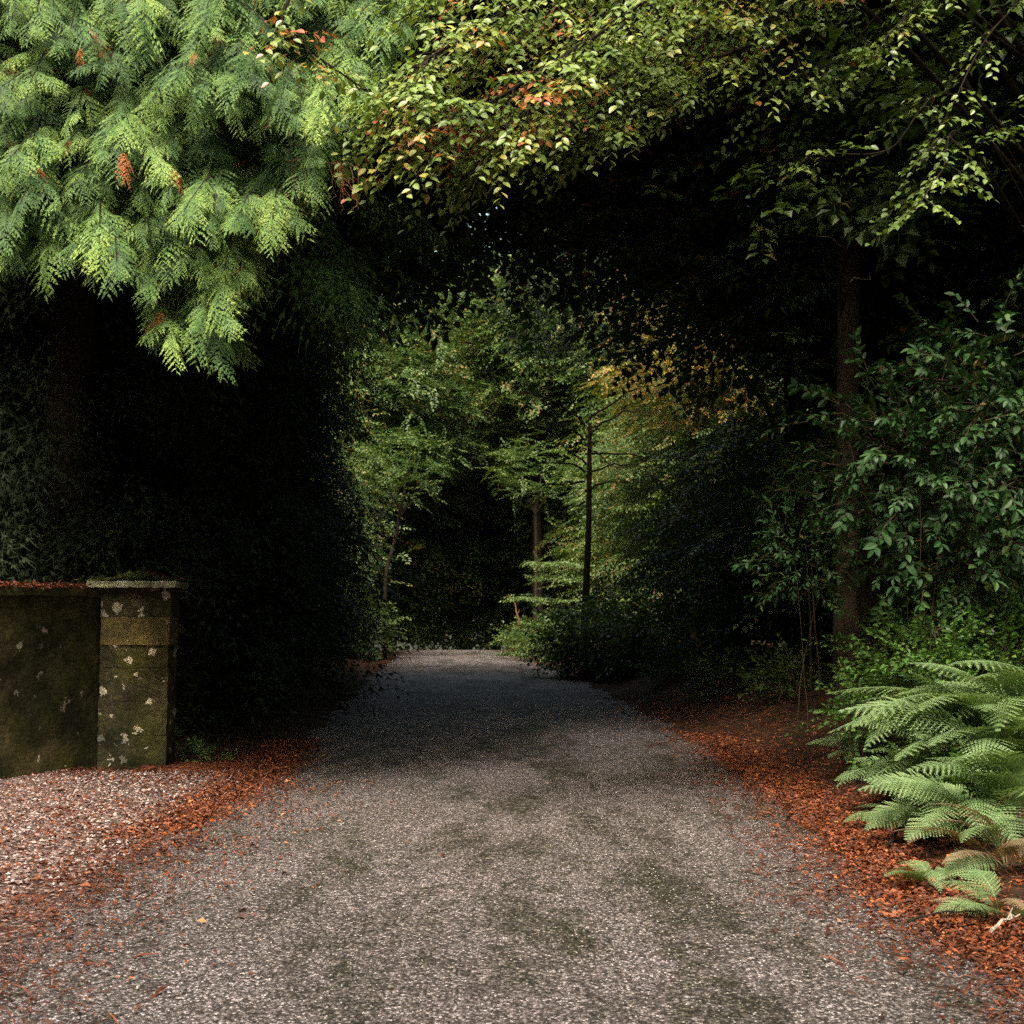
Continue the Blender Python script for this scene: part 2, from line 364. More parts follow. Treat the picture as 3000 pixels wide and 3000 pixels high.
def fern_frond(L=1.0, n=30, W=.26, arch=.5, lob=8, seed=0):
    """bipinnate frond: rachis rising from the crown and arching over, toothed pinnae either side"""
    rs = np.random.RandomState(seed); g = Geo()
    side = rs.uniform(-.15, .15)
    def rach(t): return np.array([side*t*t*L, L*(.82*t), L*(arch*1.55*t - arch*1.75*t*t)])
    def tan(t):
        d = rach(min(t+.01, 1.02)) - rach(t-.01); return d/np.linalg.norm(d)
    K = 14
    tube(g, [rach(k/K) for k in range(K+1)], [.0045*(1-.8*k/K) for k in range(K+1)], 4, 0, a=.55)
    for i in range(n):
        t = .2 + .8*(i+.5)/n; env = min(1, (t-.12)/.22)**.8*(1-((t-.2)/.8)**1.7)**.85
        l = W*max(env, .06); d0 = tan(t); up = np.cross([1, 0, 0], d0)
        for s in (-1, 1):
            d = np.array([s, 0, 0])*.92 + d0*(.30+.35*t) - up*rs.uniform(.0, .12); d /= np.linalg.norm(d)
            q = np.cross(d, up); q /= np.linalg.norm(q)
            sag = rs.uniform(.08, .22); tv = rs.uniform(-.2, .2)
            for j in range(lob):
                u = (j+.3)/lob; pp = rach(t) + d*l*u - up*sag*l*u*u
                for s2 in (-1, 1):
                    ll = .024*(1.05-u*.8)
                    tip = pp + q*s2*ll + d*l*.07 - up*.15*ll
                    hw = d*l/lob*.46
                    g.add([pp-hw, pp+hw, tip], [(0, 1, 2)] , .45+tv+.25*u)
            g.add([rach(t)+d*l*.6 - up*sag*l*.36 - q*.004, rach(t)+d*l*.6 - up*sag*l*.36 + q*.004, rach(t)+d*l*1.02 - up*sag*l*1.05], [(0, 1, 2)], .7)
    return T_(g)

FR = [cypress_frond(17, 5, .44, .17, .10+.05*i, seed=i+1) for i in range(7)]
FR_LO = [cypress_frond(10, 2, .6, .22, .2, seed=i+5) for i in range(2)]
def fatten(tp, k):  # coarse sprays for trees standing deep in the wood
    return tp
TW = [twig_spray(16, .6, .095, .062, seed=i+1) for i in range(4)]
TW_FINE = [twig_spray(20, .55, .07, .048, seed=i+21) for i in range(4)]
LS = [laurel_shoot(seed=i+31) for i in range(4)]
OV = ovate(1.0, .62)

# ------------------------------------------------------------------ terrain, lane
# lane edges read as ground points, near to far
LE = [(-4.5, -12), (-2.7, 0), (-2.35, 3), (-2.2, 4.85), (-2.5, 5.82), tuple(gnd(90, 2640)[:2]), tuple(gnd(470, 2440)[:2]), tuple(gnd(790, 2270)[:2]), tuple(gnd(960, 2100)[:2]), tuple(gnd(1085, 1985)[:2]), tuple(gnd(1175, 1912)[:2])]
RE = [(3.2, -12), (2.7, 0), (2.5, 3), (2.42, 5), tuple(gnd(2600, 2640)[:2]), tuple(gnd(2370, 2400)[:2]), tuple(gnd(2130, 2220)[:2]), tuple(gnd(1900, 2090)[:2]), tuple(gnd(1700, 1990)[:2]), tuple(gnd(1500, 1912)[:2])]
LE += [(-7.2, 75), (-10, 95), (-16, 130)]; RE += [(-2.2, 75), (-5, 95), (-11, 130)]
def edge(E, y): return np.interp(y, [p[1] for p in E], [p[0] for p in E])
def zprof(y):                       # level, then the lane tips over a crest
    y = np.asarray(y, float); d = np.maximum(y-56.5, 0); return -np.minimum(d*d*.004, d*.09)
def zground(x, y):
    x = np.asarray(x, float); y = np.asarray(y, float)
    l, r = edge(LE, y), edge(RE, y)
    dr = np.maximum(x-r-.45, 0); dl = np.maximum(l-x-.6, 0)
    bank = .75*(1-np.exp(-(dr/1.3)**1.6))*np.clip((y-3)/6, 0.15, 1)
    lb = .5*(1-np.exp(-(dl/2)**1.6))*np.clip((y-14.5)/4, 0, 1)
    und = .06*np.sin(x*1.7+y*.6)*np.sin(y*1.1-x*.4)*np.clip((dr+dl)/1.0, 0, 1)
    return zprof(y)*1.0 + bank + lb + und
def hit(px, py, up=0.0):
    best = None
    for Y in np.arange(3, 60, .04):
        p = at(px, py, Y)
        if p[2] <= float(zground(p[0], p[1])): p[2] += up; return p
    return p
def grid(xs, ys, zf):
    X, Y = np.meshgrid(xs, ys); Z = zf(X, Y); V = np.stack([X, Y, Z], 2).reshape(-1, 3); nx = len(xs); T = []
    i = np.arange(len(ys)-1)[:, None]*nx + np.arange(nx-1)[None]; i = i.ravel()
    T = np.concatenate([np.stack([i, i+1, i+nx+1], 1), np.stack([i, i+nx+1, i+nx], 1)]); return V, T
g = Geo()
xs = np.concatenate([np.linspace(-260, -14, 14), np.linspace(-13, 13, 131), np.linspace(14, 260, 14)])
ys = np.concatenate([np.linspace(-80, -6, 12), np.linspace(-5, 25, 121), np.linspace(25.5, 80, 90), np.linspace(84, 420, 22)])
V, T = grid(xs, ys, lambda x, y: zground(x, y) - .012); g.add(V, T)
tag(g.build('ground', M['ground'], smooth=True), kind='structure')
g = Geo(); ys = np.concatenate([np.linspace(-12, 56, 230), np.linspace(56.5, 128, 70)]); nx = 15; Vv = []
for y in ys:
    l, r = edge(LE, y), edge(RE, y); jl = .10*math.sin(y*2.1)+.06*math.sin(y*5.3); jr = .09*math.sin(y*1.7+1)+.06*math.sin(y*4.9)
    for u in np.linspace(0, 1, nx):
        x = (l+jl)*(1-u)+(r+jr)*u; Vv.append((x, y, float(zprof(y)) + .028*math.sin(math.pi*u)+.004))
i = (np.arange(len(ys)-1)[:, None]*nx + np.arange(nx-1)[None]).ravel()
g.add(Vv, np.concatenate([np.stack([i, i+1, i+nx+1], 1), np.stack([i, i+nx+1, i+nx], 1)]))
tag(g.build('road', M['road'], smooth=True), kind='structure')
# gravelled drive mouth left of the lane, in front of the wall
def pc(px, py): return tuple(gnd(px, py)[:2])
g = Geo(); Vv = []; rows = np.linspace(3.5, 12.9, 36)
for y in rows:
    xr = float(edge(LE, y)) + .12 + .1*math.sin(y*3)
    for u in np.linspace(0, 1, 8): Vv.append((-12*(1-u)+xr*u, y, .006+.02*math.sin(math.pi*u)))
i = (np.arange(len(rows)-1)[:, None]*8 + np.arange(7)[None]).ravel()
g.add(Vv, np.concatenate([np.stack([i, i+1, i+9], 1), np.stack([i, i+9, i+8], 1)]))
tag(g.build('driveway', M['gravel'], smooth=True), kind='structure')

# loose stones on the drive
def stone_tpl():
    V = np.array([(1, 0, 0), (-.8, .2, 0), (0, .9, .1), (.1, -.8, 0), (.1, .1, .6), (0, 0, -.5)]); 
    T = np.array([(0, 2, 4), (2, 1, 4), (1, 3, 4), (3, 0, 4), (2, 0, 5), (1, 2, 5), (3, 1, 5), (0, 3, 5)]); return V, T, np.zeros(8), np.zeros(8, int)
def scatter_stones(name, n, xf, yr, smin, smax, mat, label, cat, zoff=.0):
    g = Geo(); y = RS.uniform(yr[0], yr[1], n); x = xf(y, RS.uniform(0, 1, n)); z = np.maximum(zground(x, y), 0) + zoff
    rz = RS.uniform(0, 6.28, n); d = np.stack([np.cos(rz), np.sin(rz), RS.uniform(-.3, .3, n)], 1)
    place(g, stone_tpl(), np.stack([x, y, z], 1), frames(d, np.tile([0, 0, 1.0], (n, 1))), RS.uniform(smin, smax, n), RS.uniform(0, 1, n))
    o = g.build(name, mat); tag(o, label, cat, kind='stuff'); return o
scatter_stones('gravel', 14000, lambda y, u: -9*(1-u) + (edge(LE, y)+.05)*u, (7.2, 12.9), .008, .022, M['stones'], 'pinkish grey loose gravel in front of the mossy wall', 'gravel', .02)
scatter_stones('road_chippings', 16000, lambda y, u: edge(LE, y)*(1-u) + edge(RE, y)*u, (4.2, 13), .003, .0075, M['chips'], 'small loose pale chippings scattered over the worn lane', 'chippings', .03)

# ------------------------------------------------------------------ fallen leaves
def litter(name, pts, label, smin=.012, smax=.028, lift=.009):
    g = Geo(); n = len(pts); x, y = pts[:, 0], pts[:, 1]; z = zground(x, y)
    onroad = (x > edge(LE, y)) & (x < edge(RE, y))
    z = np.where(onroad, zprof(y)+.03, np.maximum(z, zprof(y)+.015)) + RS.uniform(0, lift*2, n)
    rz = RS.uniform(0, 6.28, n); d = np.stack([np.cos(rz), np.sin(rz), RS.uniform(-.35, .45, n)], 1)
    up = np.stack([RS.uniform(-.6, .6, n), RS.uniform(-.6, .6, n), np.ones(n)], 1)
    kt = Geo(); kite(kt, (0, -.5, 0), (0, 1, 0), (0, 0, 1), 1.0, .6, 0, .3); k = T_(kt)
    k2 = Geo(); kite(k2, (0, -.5, 0), (0, 1, 0), (0, 0, 1), 1.0, .32, 0, -.5); k2 = T_(k2)
    h = n//2; P = np.stack([x, y, z], 1); rot = frames(d, up); s = RS.uniform(smin, smax, n)*1.5*np.where(RS.rand(n) < .06, 1.9, 1); tn = RS.beta(1.5, 2.3, n)
    place(g, k, P[:h], rot[:h], s[:h], tn[:h]); h2 = h + n//4; place(g, k2, P[h:h2], rot[h:h2], s[h:h2]*1.3, tn[h:h2])
    k3 = Geo(); kite(k3, (0, -.5, 0), (0, 1, 0), (0, 0, 1), 1.0, .09, 0, .5); place(g, T_(k3), P[h2:], rot[h2:], s[h2:]*2.6, tn[h2:]*.75)
    o = g.build(name, M['litter']); return tag(o, label, 'fallen leaves', kind='stuff')
def strip(E, side, n, y0, y1, off, wd, power=1.5):
    u = RS.uniform(0, 1, n)**power; y = y0 + (y1-y0)*u
    dx = RS.normal(off, wd, n); return np.stack([edge(E, y)+side*dx, y], 1)
# clumped by a noise-like thinning
def clump(P, f=2.3, keep=.55):
    v = np.sin(P[:, 0]*f+1.3*np.sin(P[:, 1]*f*.7))*np.sin(P[:, 1]*f*.9+1.1*np.sin(P[:, 0]*f*1.3)); v += .5*np.sin(P[:, 0]*f*3.1+P[:, 1]*f*2.2)
    return P[(v > RS.uniform(-1.3, 1.0, len(P))) | (RS.uniform(0, 1, len(P)) < 1-keep)]
PR = np.concatenate([clump(strip(RE, 1, 36000, 4.3, 17, .22, .2)), clump(strip(RE, 1, 14000, 5, 24, .75, .45)), clump(strip(RE, 1, 5000, 4.3, 16, -.25, .25)), strip(RE, 1, 5000, 17, 58, .1, .4, 1.0)])
litter('leaf_litter_verge', PR, 'russet fallen leaves banked along the right edge of the lane').name = 'leaf_litter'
PL = np.concatenate([clump(strip(LE, -1, 17000, 9.0, 16, .08, .18, 1.0)), clump(strip(LE, -1, 7000, 6.5, 12, .5, .7, 1.0), 3, .9), clump(strip(LE, -1, 1800, 5.5, 12, -.4, .4, 1.0), 3, .9),
                     clump(np.stack([RS.uniform(-9, -3.2, 12000), RS.uniform(8.5, 12.9, 12000)], 1), 2.6, .9), np.stack([RS.uniform(-3.9, -2.6, 9000), RS.normal(13.3, .5, 9000)], 1), (lambda yy: np.stack([edge(LE, yy)+RS.normal(.1, .28, 2600), yy], 1))(RS.uniform(4.3, 9, 2600)), np.stack([RS.uniform(-9, -3.5, 4000), RS.normal(12.75, .2, 4000)], 1), strip(LE, -1, 4200, 20, 58, .0, .4, 1.0)])
litter('leaf_litter', PL, 'orange fallen leaves strewn by the wall and the left lane edge')
PW = np.concatenate([np.stack([RS.uniform(0, 1, 6000)*14+3.5, RS.uniform(6, 40, 6000)], 1)])
litter('leaf_litter', PW, 'brown fallen leaves over the wooded bank right of the lane', .03, .06)
# few single sticks lying on the verge
def stick(p0, p1, r, m, label, name='fallen_stick'):
    g = Geo(); a = np.array(p0, float); b = np.array(p1, float)
    tube(g, curve(a, b, .015, 9, .012), np.linspace(r, r*.4, 9), 6, rough=.2)
    tube(g, curve(a*.5+b*.5, a*.35+b*.65+np.array([.05, .09, .04]), 0, 4), np.linspace(r*.5, r*.2, 4), 5)
    tag(g.build(name, m), label, 'stick', 'sticks on the right verge')
def gz(px, py, up=.05):
    p = gnd(px, py); p[2] = float(zground(p[0], p[1])) + up; return p
stick(gz(2660, 2716, .07), gz(2890, 2692, .09), .007, M['bark'], 'long thin dark stick at the lane edge below the browned fern')
stick(gz(2905, 2760, .1), gz(2990, 2725, .12), .009, M['palewood'], 'short pale bare stick in the leaves, nearest bottom right corner')
stick(gz(2600, 2480, .05), gz(2680, 2435, .1), .012, M['bark'], 'dark fallen stick under the low fern fronds on the verge')

# ------------------------------------------------------------------ wall and gate pier
def box(g, x0, x1, y0, y1, z0, z1, m=0, jit=0.0, taper=0.0, a=.5, n=(1, 1, 1), fn=None):
    """box with subdivided faces whose surface may be worn by fn"""
    import itertools
    idx = {}; Vb = []; Tb = []
    def vid(i, j, k):
        if (i, j, k) not in idx:
            p = np.array([x0+(x1-x0)*i/n[0], y0+(y1-y0)*j/n[1], z0+(z1-z0)*k/n[2]])
            if taper: 
                q = taper*k/n[2]; p[0] += (q if i == n[0] else -q if i == 0 else 0)
            if jit: p += RS.uniform(-jit, jit, 3)
            idx[(i, j, k)] = len(Vb); Vb.append(p)
        return idx[(i, j, k)]
    def q(a, b, c, d): Tb.extend([(a, b, c), (a, c, d)])
    for i in range(n[0]):
        for k in range(n[2]):
            q(vid(i, 0, k), vid(i+1, 0, k), vid(i+1, 0, k+1), vid(i, 0, k+1)); q(vid(i+1, n[1], k), vid(i, n[1], k), vid(i, n[1], k+1), vid(i+1, n[1], k+1))
        for j in range(n[1]):
            q(vid(i, j+1, 0), vid(i+1, j+1, 0), vid(i+1, j, 0), vid(i, j, 0)); q(vid(i, j, n[2]), vid(i+1, j, n[2]), vid(i+1, j+1, n[2]), vid(i, j+1, n[2]))
    for j in range(n[1]):
        for k in range(n[2]):
            q(vid(0, j+1, k), vid(0, j, k), vid(0, j, k+1), vid(0, j+1, k+1)); q(vid(n[0], j, k), vid(n[0], j+1, k), vid(n[0], j+1, k+1), vid(n[0], j, k+1))
    g.add(Vb, Tb, a, m)
PY = 13.25
pxl, pxr = at(292, 2000, PY)[0], at(490, 2000, PY)[0]
pier = empty('gate_pier', ((pxl+pxr)/2, PY, 0)); pw = (pxr-pxl)/2
tag(pier, 'mossy stone gate pier with a pale cap slab at the wall end', 'gate pier')
pt = at(400, 1722, PY)[2]
g = Geo(); z = -.1; hs = [.42, .36, .34, .30, .0, .22]
# courses: the buff block is a part of its own
zc = [(-.1, .34), (.343, .70), (.703, 1.05), (1.053, 1.27)]
for a_, b_ in zc: box(g, -pw, pw, 0, .34, a_, b_, jit=.004, n=(6, 5, 4), taper=.008)
zb0 = at(400, 1890, PY)[2]; zb1 = at(400, 1808, PY)[2]
box(g, -pw-.01, pw+.01, 0, .34, 1.273, zb0-.002, jit=.004, n=(6, 5, 3)); box(g, -pw-.01, pw+.02, .0, .34, zb1+.002, pt, jit=.005, n=(6, 5, 4))
g.build('shaft', M['pier'], pier)
g = Geo(); box(g, -pw+.0, pw+.012, -.012, .34, zb0, zb1, jit=.004, n=(7, 5, 4)); g.build('stone_block', M['block'], pier)['label'] = 'paler buff stone block high in the pier'
g = Geo(); box(g, at(262, 1700, PY)[0]-pier.location.x, at(522, 1700, PY)[0]-pier.location.x, -.09, .42, pt+.003, pt+.003+.066, jit=.006, n=(12, 8, 2))
g.build('cap', M['cap'], pier)
g = Geo()
for i in range(150):
    u = RS.normal(0, .22); v = RS.uniform(0, .34); h = max(.02, .13*math.exp(-(u/.25)**2))*RS.uniform(.5, 1)
    r = RS.uniform(.05, .1); s = stone_tpl(); place(g, s, np.array([[u-.03, v, pt+.075+h*.4]]), frames(rnd_unit(1)*[1, 1, .2], np.array([[0, 0, 1.]])), np.array([[r, r, h]]), np.array([.4]))
g.build('moss_cushion', M['moss'], pier)
g = Geo(); n = 260; P = np.stack([RS.uniform(-.5, .45, n), RS.uniform(0, .38, n), pt+.085+RS.uniform(0, .10, n)], 1)
P[:, 2] = pt+.087 + .10*np.exp(-(P[:, 0]/.25)**2)*RS.uniform(.3, 1, n)
kt = Geo(); kite(kt, (0, 0, 0), (0, 1, 0), (0, 0, 1), 1, .55, 0, .3)
place(g, T_(kt), P, frames(rnd_unit(n)*[1, 1, .3], rnd_unit(n)*.5+[0, 0, 1.]), RS.uniform(.03, .055, n), RS.beta(2, 2, n)*.8)
tag(g.build('leaf_litter', M['litter']), 'dead leaves and needles caught on the pier cap', 'fallen leaves', kind='stuff').location = pier.location
# wall runs left from the pier, coming slightly nearer
wl = empty('boundary_wall', (pxl-.0, PY+.05, 0), R(0)); tag(wl, 'low mossy boundary wall running left from the gate pier', 'wall')
wang = math.atan2(1.15, 1.35+0.0)
x_far, y_far = gnd(0, 2282)[0], gnd(0, 2282)[1]
dirw = np.array([x_far-(pxl), y_far-(PY+.05)]); Lw = 9.0; dirw /= np.linalg.norm(dirw)
ang = math.atan2(dirw[1], dirw[0]) - math.pi
wl.rotation_euler = (0, 0, ang)
wh = at(200, 1748, 12.9)[2]
g = Geo(); box(g, -Lw, -.004, .03, .48, -.15, wh, jit=.0025, n=(70, 3, 16)); g.build('wall_face', M['wall'], wl)
g = Geo(); box(g, -Lw, -.01, -.005, .52, wh+.003, wh+.085, jit=.006, n=(60, 3, 1)); g.build('coping', M['wall'], wl)
g = Geo(); n = 5200; P = np.stack([RS.uniform(-Lw, 0, n), RS.uniform(-.02, .5, n), wh+.09+RS.uniform(0, .05, n)], 1)
place(g, T_(kt), P, frames(rnd_unit(n)*[1, 1, .3], rnd_unit(n)*.5+[0, 0, 1.]), RS.uniform(.03, .06, n), RS.beta(2, 2, n)*.75)
o = g.build('leaf_litter', M['litter']); o.location = wl.location; o.rotation_euler = wl.rotation_euler
tag(o, 'reddish dead leaves lying along the top of the wall', 'fallen leaves', kind='stuff')

# ------------------------------------------------------------------ the cypress over the wall
def inpoly(x, y, poly):
    c = False; j = len(poly)-1
    for i in range(len(poly)):
        if (poly[i][1] > y) != (poly[j][1] > y) and x < (poly[j][0]-poly[i][0])*(y-poly[i][1])/(poly[j][1]-poly[i][1])+poly[i][0]: c = not c
        j = i
    return c
def cyp_branch(g, gb, gd, tip, base, frs, fs=1.0, spread=.55, dead=.03, nfr=13, tintb=0.0):
    """a drooping branch from base to tip with sprays left and right and at the end"""
    tip = np.array(tip); base = np.array(base); P = through([base, base*.5+tip*.5+[0, 0, .22], tip], 12)
    tube(gb, P, np.linspace(.012, .003, len(P)), 4)
    ax = (tip-base); ax /= np.linalg.norm(ax); lat = np.cross(ax, [0, 0, 1.0]); lat /= max(np.linalg.norm(lat), 1e-5)
    pos, dr, up, sc_, tn = [], [], [], [], []
    for i in range(nfr):
        t = .25 + .75*(i+.5)/nfr; k = t*(len(P)-1); p = P[int(k)]*(1-k % 1)+P[min(int(k)+1, len(P)-1)]*(k % 1)
        s = 1 if i % 2 else -1
        if i >= nfr-1: s = RS.uniform(-.3, .3)
        d = ax*(.55+.5*t) + lat*s*spread*RS.uniform(.7, 1.3) + np.array([0, 0, -.35-.25*RS.rand()]); 
        pos.append(p); dr.append(d+RS.normal(0, .16, 3)); up.append([RS.uniform(-.5, .5), -.45+RS.uniform(-.4, .4), 1.0]); sc_.append(fs*RS.uniform(.45, 1.2)*(1.05-.25*t)); tn.append(RS.uniform(-.2, .14)+tintb)
    pos, dr, up, sc_, tn = map(np.array, (pos, dr, up, sc_, tn))
    rot = frames(dr, up); which = RS.randint(0, len(frs), nfr); isd = RS.rand(nfr) < dead
    for w_ in range(len(frs)):
        q = (which == w_) & ~isd
        if q.any(): place(g, frs[w_], pos[q], rot[q], sc_[q], tn[q])
        q = (which == w_) & isd
        if q.any() and gd is not None:
            rr = rot[q]; place(gd, frs[w_], pos[q], rr, sc_[q][:, None]*np.array([.6, .8, 1]), np.array(RS.uniform(-.2, .3, q.sum())))
    return P
cyp = empty('cypress_tree', (-5.6, 15.4, 0)); tag(cyp, 'big bright green cypress overhanging the wall and gate pier, drooping feathery sprays', 'tree')
C0 = np.array([-5.6, 15.4, 0])
poly = [(-350, -450), (1300, -450), (1200, 60), (1120, 290), (1000, 470), (880, 560), (800, 680), (740, 760), (690, 900), (700, 985), (620, 1040), (510, 1010), (450, 900), (410, 800), (300, 790), (200, 730), (0, 790), (-350, 790)]
gf, gb, gd = Geo(), Geo(), Geo()
cand = []
def depth_c(px, py): return 9.5 + .0004*max(0, px-300) - .0005*(py-200)
# Poisson-like sampling keeps branch tips evenly layered
tries = 0
while len(cand) < 460 and tries < 90000:
    tries += 1; x = RS.uniform(-340, 1280); y = RS.uniform(-440, 1040)
    if inpoly(x, y, poly) and all((x-a)**2+((y-b)*1.1)**2 > 57**2 for a, b in cand): cand.append((x, y))
for (x, y) in cand:
    Y = depth_c(x, y) + RS.uniform(-.45, .9); tip = at(x, y, Y)
    back = RS.uniform(.7, 1.2); sidev = (C0-tip); sidev[2] = 0; sidev /= np.linalg.norm(sidev)
    sway = RS.uniform(-.5, .5)
    base = tip + sidev*back*.8 + np.array([sway, .35, RS.uniform(.35, .75)])
    cyp_branch(gf, gb, gd, tip-C0, base-C0, FR, RS.uniform(.6, 1.05), nfr=13, tintb=RS.uniform(-.2, .2))
# second, denser layer behind the first
for i in range(260):
    while True:
        x = RS.uniform(-340, 1300); y = RS.uniform(-440, 900)
        if inpoly(x, y+70, poly): break
    Y = depth_c(x, y) + RS.uniform(1.2, 3.4); tip = at(x, y, Y); sidev = (C0-tip); sidev[2] = 0; sidev /= max(np.linalg.norm(sidev), .1)
    base = tip + sidev*.8 + np.array([RS.uniform(-.6, .6), .3, RS.uniform(.2, .6)])
    cyp_branch(gf, gb, None, tip-C0, base-C0, FR_LO, 1.3, nfr=12, dead=0, tintb=.05)
# upper crown, out of the picture but shading what lies below
for i in range(420):
    h = RS.uniform(4.6, 15.5); rr = 4.9*(1-((h-4)/13)**1.3)+.5; th = RS.uniform(0, 6.28); q = RS.uniform(.35, 1)**.5
    tip = np.array([math.cos(th)*rr*q, math.sin(th)*rr*q, h]); 
    if tip[1] < -2.2 and h < 7: continue
    base = tip*[.7, .7, 1]+[0, 0, .5]
    cyp_branch(gf, gb, None, tip, base, FR_LO, 1.7, nfr=9, dead=0, tintb=-.05)
g = Geo(); tube(g, [(0, 0, -.2), (.05, 0, 3), (0, .1, 8), (0, 0, 16)], [.42, .34, .25, .04], 12, rough=.06); g.build('trunk', M['bark'], cyp, True)
for i in range(14):  # limbs reaching out to the front
    h = RS.uniform(5.6, 9); th = R(RS.uniform(200, 330)); L = RS.uniform(2.5, 5)
    tube(gb, curve((0, 0, h-.6), (math.cos(th)*L, math.sin(th)*L, h+.3), .5, 9, .05), np.linspace(.07, .015, 9), 5)
gf.build('crown', M['cypress'], cyp); gb.build('branch', M['bark'], cyp); gd.build('dead_spray', M['deadspray'], cyp)['label'] = 'russet dead sprays among the green'
# the bare reddish twigs that hang at the right end of the crown
g = Geo()
for (x, y, hx) in [(835, 470, 1000), (960, 480, 1060)]:
    a = at(x, y, 9.6)-C0; b = at(hx, y+20, 9.6)-C0; P = curve(a, b, .03, 12, .01); tube(g, P, np.linspace(.006, .0025, 12), 5)
    for k in range(1, 12, 3):
        L = RS.uniform(.15, .42); e = P[k]+[RS.uniform(-.05, .08), 0, -L]; Q = curve(P[k], e, 0, 6, .012); tube(g, Q, np.linspace(.0032, .0015, 6), 4)
        for j in range(2, 6): tube(g, curve(Q[j], Q[j]+[RS.uniform(-.08, .08), 0, -.05], 0, 3), [.003, .002, .001], 3)
g.build('bare_twig', M['orangetwig'], cyp)['label'] = 'bare reddish twigs hanging at the right end of the crown'

# ------------------------------------------------------------------ beech arching over the lane from the right
BT = np.array([5.75, 12.2, 0])
beech = empty('beech_tree', tuple(BT)); tag(beech, 'beech at the right frame edge, its yellow-green turning branches arching over the lane', 'tree')
BZ = float(zground(BT[0], BT[1]))
gl, gb = Geo(), Geo()
def leafy(gl, gb, pts, r0, side_len, n_side, leaf=(.056, .08), tint=(.08, .8), twl=.32, plane=.5, leaf_step=.045, base0=.15, droop=.18):
    """limb with side branches that carry twigs with single leaves"""
    P = through(pts, 40); tube(gb, P, np.linspace(r0, .006, len(P)), 6)
    LP, LD, LU, S, TN = [], [], [], [], []
    def twig(p, d, L, tb):
        n = max(3, int(L/leaf_step)); e = p + d*L + np.array([0, 0, -droop*L]); Q = curve(p, e, .03*L, 5, .01)
        tube(gb, Q, np.linspace(.0028, .0012, 5), 3)
        lat = np.cross(d, [0, 0, 1.0]); lat /= max(np.linalg.norm(lat), 1e-4)
        for i in range(n):
            t = (i+.6)/n; q = Q[0]*(1-t)+Q[-1]*t + np.array([0, 0, .03*L*4*t*(1-t)]); s = 1 if i % 2 else -1
            LP.append(q); LD.append(d*.55 + lat*s*.8 + [RS.uniform(-.2, .2), RS.uniform(-.2, .2), RS.uniform(-.55, .05)])
            LU.append([RS.normal(0, .45), -.75+RS.normal(0, .4), 1.0]); S.append(RS.uniform(*leaf)*(1 if t < .9 else .85)); TN.append(tb+RS.normal(0, .13))
    for i in range(n_side):
        t = base0 + (1-base0)*(i+RS.uniform(.2, .8))/n_side; k = min(t, .999)*(len(P)-1); a = int(k); p = P[a]*(1-k+a)+P[a+1]*(k-a)
        ax = P[min(a+2, len(P)-1)]-P[max(a-1, 0)]; ax /= np.linalg.norm(ax)
        lat = np.cross(ax, [0, 0, 1.0]); lat /= max(np.linalg.norm(lat), 1e-4); s = 1 if i % 2 else -1
        L = side_len*(1.1-.6*t)*RS.uniform(.6, 1.2); d = ax*.65 + lat*s*RS.uniform(.5, 1) + np.array([0, 0, RS.uniform(-plane, plane*.6)]); d /= np.linalg.norm(d)
        Q = curve(p, p+d*L+[0, 0, -droop*L*.8], .05*L, 7, .02); tube(gb, Q, np.linspace(.008, .003, 7), 4)
        nt_ = max(3, int(L/.085)); tb0 = RS.uniform(*tint)*.92
        if RS.rand() < .17: tb0 += .36
        for j in range(nt_):
            tt = .12+.88*(j+.5)/nt_; kk = tt*6; aa = min(int(kk), 5); q = Q[aa]*(1-kk+aa)+Q[aa+1]*(kk-aa); s2 = 1 if j % 2 else -1
            la = np.cross(d, [0, 0, 1.0]); la /= max(np.linalg.norm(la), 1e-4)
            dd = d*.7+la*s2*.7+[0, 0, RS.uniform(-.45, .1)]; dd /= np.linalg.norm(dd); twig(q, dd, twl*RS.uniform(.5, 1.1)*(1.1-.5*tt), tb0+RS.normal(0, .06))
        twig(Q[-1], d, twl*.8, tb0)
    LP, LD, LU, S, TN = map(np.array, (LP, LD, LU, S, TN))
    place(gl, OV, LP, frames(LD, LU), S, np.clip(TN, 0, 1))
def B(px, py, Y): return at(px, py, Y)-BT
TR = lambda z: np.array([0, 0, z])
